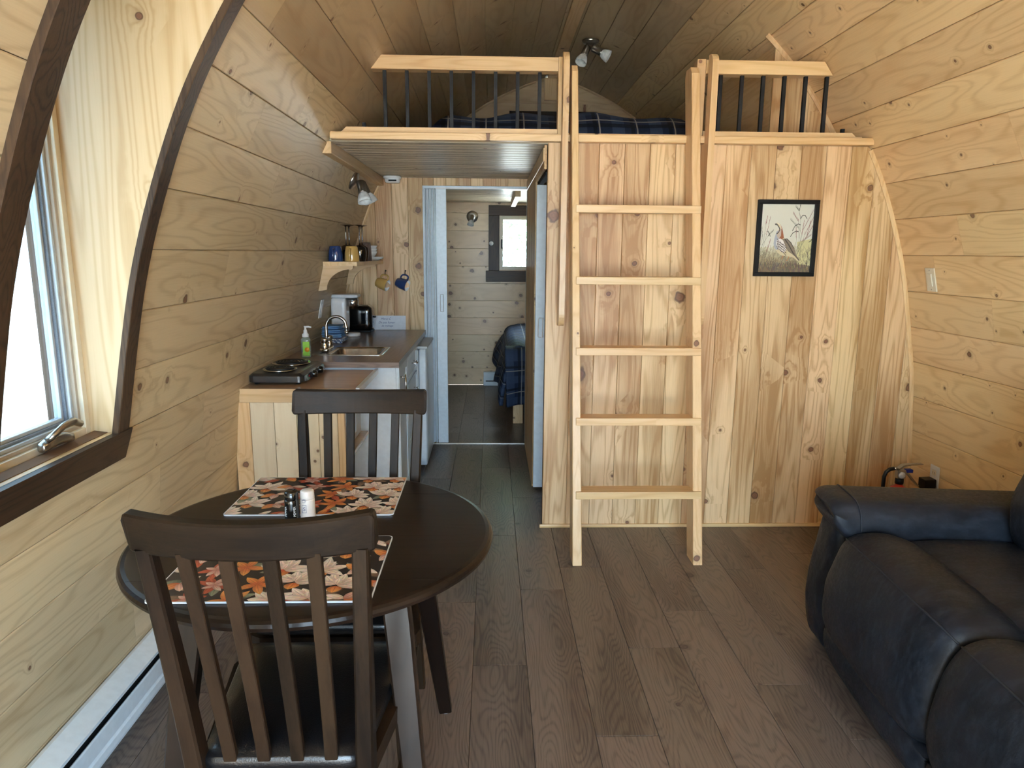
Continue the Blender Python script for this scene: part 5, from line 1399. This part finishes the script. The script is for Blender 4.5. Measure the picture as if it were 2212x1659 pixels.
hd.tube([(-.374, YD-.060, zc-.062), (-.374, YD-.066, zc-.052), (-.374, YD-.066, zc+.052), (-.374, YD-.060, zc+.062), (-.352, YD-.060, zc+.062), (-.352, YD-.066, zc+.052), (-.352, YD-.066, zc-.052), (-.352, YD-.060, zc-.062)], .0028, 8, closed=True)
hd.make('pull_handle', M['slat_grey'], fd)
MB(o).box((-.40, YD-.045, 1.906), (.25, YD-.010, 1.914)).make('top_track', M['white_pl'], fd)
fd2 = thing('folding_door', 'grey-white folding accordion door gathered in the closet opening', 'door', (.31, CY1-.05, 0)); o = fd2.location
MB(o).box((.262, CY1-.085, .022), (.382, CY1-.068, 1.845), .004).make('lead_panel', M['vinyl'], fd2)
for k in range(5):
    MB(o).box((.268+.004*(k % 2), CY1-.060+.011*k, .025), (.372, CY1-.055+.011*k, 1.845), .001).make('fold_panel', M['vinyl'], fd2)
zc = 1.02
MB(o).tube([(.286, CY1-.088, zc-.058), (.280, CY1-.094, zc-.050), (.280, CY1-.094, zc+.050), (.286, CY1-.088, zc+.058), (.306, CY1-.088, zc+.058), (.306, CY1-.088, zc-.058)], .004, 8, closed=True).make('pull_handle', M['white_pl'], fd2)
MB(o).box((.274, YP+.10, 1.846), (.30, CY1-.03, 1.862)).make('top_track', M['black_metal'], fd2)
MB(o).box((.330, CY1-.0905, 1.42), (.336, CY1-.0855, 1.50)).make('latch_plate', M['nickel'], fd2)

# ------------------------------------------------------------------ lamps and detector
def spot(parent_loc, dirs, name, label, plate_mtx, pr=.055, sc_=1.0):
    t = bpy.data.objects.new(name, None); C.objects.link(t); t.matrix_world = plate_mtx @ Matrix.Diagonal((sc_, sc_, sc_, 1)); tagp(t, label, 'light fixture')
    MB().lathe([(0, .0008), (pr, .0008), (pr, .006), (pr*.9, .014), (pr*.5, .020), (0, .021)], seg=32).make('mount_plate', M['nickel'], t)
    for p0, d, hl in dirs:
        p0 = Vector(p0); d = Vector(d).normalized(); 
        el = p0+Vector((0, 0, .045))
        MB().tube([p0+Vector((0, 0, .018)), el], .005, 10).make('arm', M['nickel'], t)
        q = Matrix.Translation(el) @ d.to_track_quat('Z', 'Y').to_matrix().to_4x4()
        MB().lathe([(0, -.012), (.018, -.012), (.021, -.008), (.021, .045), (.023, .050), (0, .050)], mat=q, seg=24).make('lamp_holder', M['nickel'], t)
        MB().lathe([(.019, .0505), (.026, .060), (.033, .080), (.036, .100), (.034, .1005), (.031, .080), (.022, .062), (0, .058)], mat=q, seg=28).make('glass_shade', M['frost'], t)
    return t
# hall wall sconce on the hull
z_, y_ = 1.888, 4.40
e = .01; dh = (hwz(z_+e)-hwz(z_-e))/(2*e); up = Vector((-dh, 0, 1)).normalized(); U = Vector((0, 1, 0)); Nn = up.cross(U)
if Nn.x < 0: Nn = -Nn
Y_ = Nn.cross(U); mm = Matrix.Identity(4)
pos = Vector((CX-hwz(z_), y_, z_))+Nn*.001
for i in range(3): mm[i][0] = U[i]; mm[i][1] = Y_[i]; mm[i][2] = Nn[i]; mm[i][3] = pos[i]
inv3 = mm.to_3x3().inverted()
spot(None, [((-.012, 0, 0), inv3 @ Vector((.25, -.30, -1)), 0), ((.030, 0, 0), inv3 @ Vector((.45, .25, -1)), 0)], 'wall_sconce', 'brushed nickel two-light sconce on the curved wall by the kitchen hall', mm, .05, 1.2)
mm = Matrix.Translation((CX+.075, 4.92, 2.985-.0)) @ Matrix.Rotation(PI, 4, 'X')
mm = Matrix.Translation((CX+.16, 5.30, hull_z(CX+.16)-.020)) @ Matrix.Rotation(PI+.0, 4, 'X') @ Matrix.Rotation(math.radians(0), 4, 'Y')
spot(None, [((-.022, 0, 0), (-.45, .35, 1), 0), ((.022, 0, 0), (1.0, .2, .55), 0)], 'ceiling_spotlight', 'brushed nickel two-light spot on the loft ceiling by the ridge', mm, .05, 1.2)
mm = Matrix.Translation((-.205, YF-.001, 1.835)) @ Matrix.Rotation(PI/2, 4, 'X')
spot(None, [((0, .0, .0), (-.2, -1.0, .45), 0)], 'wall_sconce', 'single spot sconce on the bedroom wall beside the dark window trim', mm, .062)
sdt = thing('smoke_detector', 'round white smoke detector on the hall ceiling at its far end', 'smoke detector', (-.70, 5.11, 1.983))
MB().lathe([(0, -.0005), (.062, -.0005), (.064, -.006), (.062, -.016), (.056, -.018)], seg=36).make('base_ring', M['white_pl'], sdt)
MB().lathe([(.055, -.0185), (.053, -.040), (.045, -.046), (0, -.047)], seg=36).make('sensor_cover', M['white_pl'], sdt)
MB().box((-.02, -.057, -.038), (.035, -.0535, -.028), .0005).make('vent_slot', M['grey_slot'], sdt)

# ------------------------------------------------------------------ bedroom
w2 = struct('window_2')
def dbar(a, b, name='dark_trim', mat='stainX'): 
    c = Vector(a).lerp(Vector(b), .5); MB(c).box(a, b, .003).make(name, M[mat], w2, c)
dbar((-.03, YF-.022, 1.85), (1.0, YF-.001, 1.955)); dbar((-.03, YF-.022, 1.265), (.085, YF-.001, 1.8495), mat='stainZ'); dbar((.875, YF-.022, 1.265), (.98, YF-.001, 1.8495), mat='stainZ')
dbar((-.06, YF-.030, 1.145), (1.0, YF-.001, 1.2645))
for a, b in (((BW[0]-.014, YF-.012, BW[2]-.01), (BW[0]+.025, YF+.05, BW[3]+.01)), ((BW[1]-.025, YF-.012, BW[2]-.01), (BW[1]+.014, YF+.05, BW[3]+.01)), ((BW[0]+.0255, YF-.012, BW[2]-.01), (BW[1]-.0255, YF+.05, BW[2]+.025)), ((BW[0]+.0255, YF-.012, BW[3]-.03), (BW[1]-.0255, YF+.05, BW[3]+.01)), ((.465, YF, BW[2]+.0255), (.495, YF+.04, BW[3]-.0305))):
    MB().box(a, b, .003).make('window_frame', M['ivory'], w2)
MB().box((BW[0]+.02, YF+.02, BW[2]+.02), (BW[1]-.02, YF+.024, BW[3]-.02)).make('window_pane', M['glass'], w2)
MB().box((BW[0]+.004, YF-.020, 1.50), (BW[0]+.018, YF-.0125, 1.60), .002).make('latch', M['black_metal'], w2)
hk = thing('coat_knob', 'small round knob on the dark window trim in the bedroom', 'knob', (-.002, YF-.023, 1.555)); MB().lathe([(0, -.030), (.018, -.030), (.024, -.022), (.020, -.010), (.008, 0), (0, 0)], seg=18, axis='Y').make('knob', M['white_pl'], hk)
blk = MB((.2, 6.2, 1.9)).box((.19, 5.75, 1.90), (.235, 7.0, 1.968), .003).make('ceiling_ledger', M['pineY'], None, (.2, 6.2, 1.9)); tagp(blk, 'pine ledger board under the bedroom ceiling beyond the doorway', 'board')
bd = thing('bed', 'low pine bed behind the doorway, mostly hidden by its comforter', 'bed', (.95, 6.6, 0)); o = bd.location
for x in (.190, 1.6):
    for y in (5.86, 7.5): MB(o).box((x, y, .001), (x+.085, y+.085, .30), .004).make('leg', M['pineZ'], bd)
MB(o).box((.19, 5.86, .301), (1.69, 7.59, .36), .006).make('bed_frame', M['pineX'], bd)
MB(o).rbox((.19, 5.88, .361), (1.69, 7.59, .60), .06, 6).make('mattress', M['white'], bd)
def cloth(name, parent, f, nu, nv, mat, uvf, loc, th=.012):
    vs = []; fs = []
    for i in range(nu+1):
        for j in range(nv+1): vs.append(Vector(f(i/nu, j/nv))-Vector(loc))
    for i in range(nu):
        for j in range(nv): fs.append((i*(nv+1)+j, (i+1)*(nv+1)+j, (i+1)*(nv+1)+j+1, i*(nv+1)+j+1))
    me = meshd(vs, fs, True); uv = me.uv_layers.new(name='UVMap')
    for p in me.polygons:
        for li in p.loop_indices:
            vi = me.loops[li].vertex_index; uv.data[li].uv = uvf(vi//(nv+1)/nu, vi % (nv+1)/nv)
    o_ = link(name, me, mat, parent, None if parent else loc)
    md = o_.modifiers.new('s', 'SOLIDIFY'); md.thickness = th; md.offset = 0
    return o_
def comf(u, v):
    # u: down over the side (0 top inner .. 1 hem); v: along the bed from the foot
    y = 5.80+1.75*v
    w_ = .020*math.sin(9*v*PI*.5+u*5)+.014*math.sin(23*v+u*3)
    hem = .13+.10*math.sin(v*7+.5)+.16*min(1, v*2.2)
    if u < .4: x = 1.0-(1.0-.24)*u/.4; z = .665+.02*math.sin(u*9+v*5)
    elif u < .52: a = (u-.4)/.12*PI/2; x = .24-.09*math.sin(a); z = .585+.085*math.cos(a)
    else: q = (u-.52)/.48; x = .150-.11*math.sin(min(1, q*1.2)*PI*.5)*(.35+.9*v if v < .4 else .7)+w_*q*1.5; z = .585-(.585-hem)*q
    return (x, y+.03*math.sin(u*6)*u-.04*max(0, u-.5), z)
cloth('comforter', None, comf, 40, 46, M['plaid'], lambda u, v: (u*1.5, v*1.75), (.2, 6.6, .3), .03)
C.objects['comforter']['label'] = 'navy plaid comforter hanging over the side of the bedroom bed'; C.objects['comforter']['category'] = 'comforter'
def endfold(u, v):
    # foot end of the comforter that hangs in front of the bed
    x = .115+.62*v; z = .668-(.50-.10*v)*u if u > .12 else .668-.02*u*8
    y = 5.86-.09*math.sin(min(1, u/.12)*PI/2)-.030*math.sin(v*15+u*3)*u-.02*math.sin(u*PI)
    return (x+.05*u*(.4-v), y, z)
ef = cloth('hanging_end', C.objects['comforter'], endfold, 26, 40, M['plaid'], lambda u, v: (v*.62+.4, u*.55+.1), (.2, 6.6, .3), .025)
MBX = None

# ------------------------------------------------------------------ loft bed and bedding
lb = thing('loft_mattress', 'low mattress lying on the loft floor under plaid bedding', 'mattress', (.5, 5.1, 2.035)); o = lb.location
MB(o).rbox((-.30, 4.05, 2.036), (1.16, 6.0, 2.16), .05, 6).make('mattress_body', M['white'], lb)
def lcf(u, v):
    x = -.36+1.58*u; y = 3.99+2.05*v
    ed = min(1, min(u, 1-u)*9, v*9)
    z = 2.05+(.165+.045*math.sin(v*PI)*math.sin(u*PI))*math.sin(ed*PI/2)**.6
    z += .012*math.sin(u*23+v*4)*ed+.010*math.sin(v*31+u*9)*ed
    z -= .03*max(0, u-.8)*5*0
    return (x, y, z)
cloth('loft_comforter', None, lcf, 44, 50, M['plaid'], lambda u, v: (u*1.58, v*2.05), (.4, 5.0, 2.1), .02)
C.objects['loft_comforter']['label'] = 'dark plaid comforter spread over the loft mattress'; C.objects['loft_comforter']['category'] = 'comforter'
def pillow(x, y, z, rz, label):
    t = thing('pillow', label, 'pillow', (x, y, z), rz, 'plaid pillows on the loft bed')
    vs = []; n = 14
    def fn(p): return p
    m_ = MB().rbox((-.30, -.20, 0), (.30, .20, .15), .07, 8, (0, 0, .03), lambda p: Vector((p.x, p.y, .075+(p.z-.075)*max(.15, 1-abs(p.x/.30)**4*.7-abs(p.y/.2)**4*.6))))
    ob = m_.make('pillow_case', M['plaid'], t); me = ob.data; uv = me.uv_layers.new(name='UVMap')
    for p in me.polygons:
        for li in p.loop_indices: c_ = me.vertices[me.loops[li].vertex_index].co; uv.data[li].uv = (c_.x+c_.z, c_.y)
pillow(.78, 5.72, 2.265, .15, 'plaid pillow seen through the ladder gap on the loft bed'); pillow(.05, 5.75, 2.265, -.2, 'plaid pillow seen behind the left balusters on the loft bed')
# dark framed vent / window trim on the loft end wall
lw = struct('window_3')
for a, b in (((.16, YLB-.022, 2.60), (.95, YLB-.001, 2.71)), ((.16, YLB-.022, 2.20), (.27, YLB-.001, 2.5995)), ((.84, YLB-.022, 2.20), (.95, YLB-.001, 2.5995))):
    c = Vector(a).lerp(Vector(b), .5); MB(c).box(a, b, .003).make('dark_trim', M['darkX'], lw, c)
MB().box((.2705, YLB-.012, 2.2), (.8395, YLB-.002, 2.5995)).make('blind_panel', M['darkX'], lw)
MB((CX, YLB, 2.8)).box((CX-.075, YLB-.05, 2.80), (CX+.075, YLB-.001, 2.985), .003).make('ridge_block', M['pineZ'], lw, (CX, YLB, 2.8))

# ------------------------------------------------------------------ outside
gr = MB().box((-40, -40, -.75), (40, 45, -.65)).make('ground', M['ground']); gr['kind'] = 'structure'
def bush(name, label, cat, loc, r, h, n, seed, trunk=True):
    t = thing(name, label, cat, loc); rnd = random.Random(seed); vs = []; fs = []
    for k in range(n):
        a = rnd.uniform(0, 2*PI); b = math.acos(rnd.uniform(-.6, 1)); q = rnd.uniform(.55, 1.0)**.5
        p = Vector((r*math.sin(b)*math.cos(a)*q, r*math.sin(b)*math.sin(a)*q, h*.55+h*.45*math.cos(b)*q)); p += Vector([rnd.gauss(0, r*.08) for _ in range(3)])
        s = rnd.uniform(.05, .12)*(1 if r > 1 else .6); d1 = Vector([rnd.gauss(0, 1) for _ in range(3)]).normalized(); d2 = d1.cross(Vector([rnd.gauss(0, 1) for _ in range(3)])).normalized()
        i = len(vs); vs += [p-d1*s, p+d2*s*.5, p+d1*s, p-d2*s*.5]; fs.append((i, i+1, i+2, i+3))
    f = link('foliage', meshd(vs, fs), M['leaf'], t); f['kind'] = 'stuff'
    MB().tube([(0, 0, 0), (.05, 0, h*.3), (0, .05, h*.7)], [.12*r, .09*r, .04*r], 8).make('trunk', M['bark'], t)
    return t
bush('leafy_tree', 'bright green tree outside the bedroom window', 'tree', (.9, 14, -.65), 2.4, 6.0, 9000, 1)
bush('leafy_tree', 'green tree behind and beside the one at the bedroom window', 'tree', (-7.0, 19, -.65), 2.8, 6.5, 7000, 2)
bush('garden_bush', 'small green bush outside the left window', 'bush', (-7.5, 7.2, -.65), .8, 1.7, 3500, 3)
bush('leafy_tree', 'tall green tree far outside the left window', 'tree', (-11.5, 11.0, -.65), 2.2, 5.5, 6000, 4)
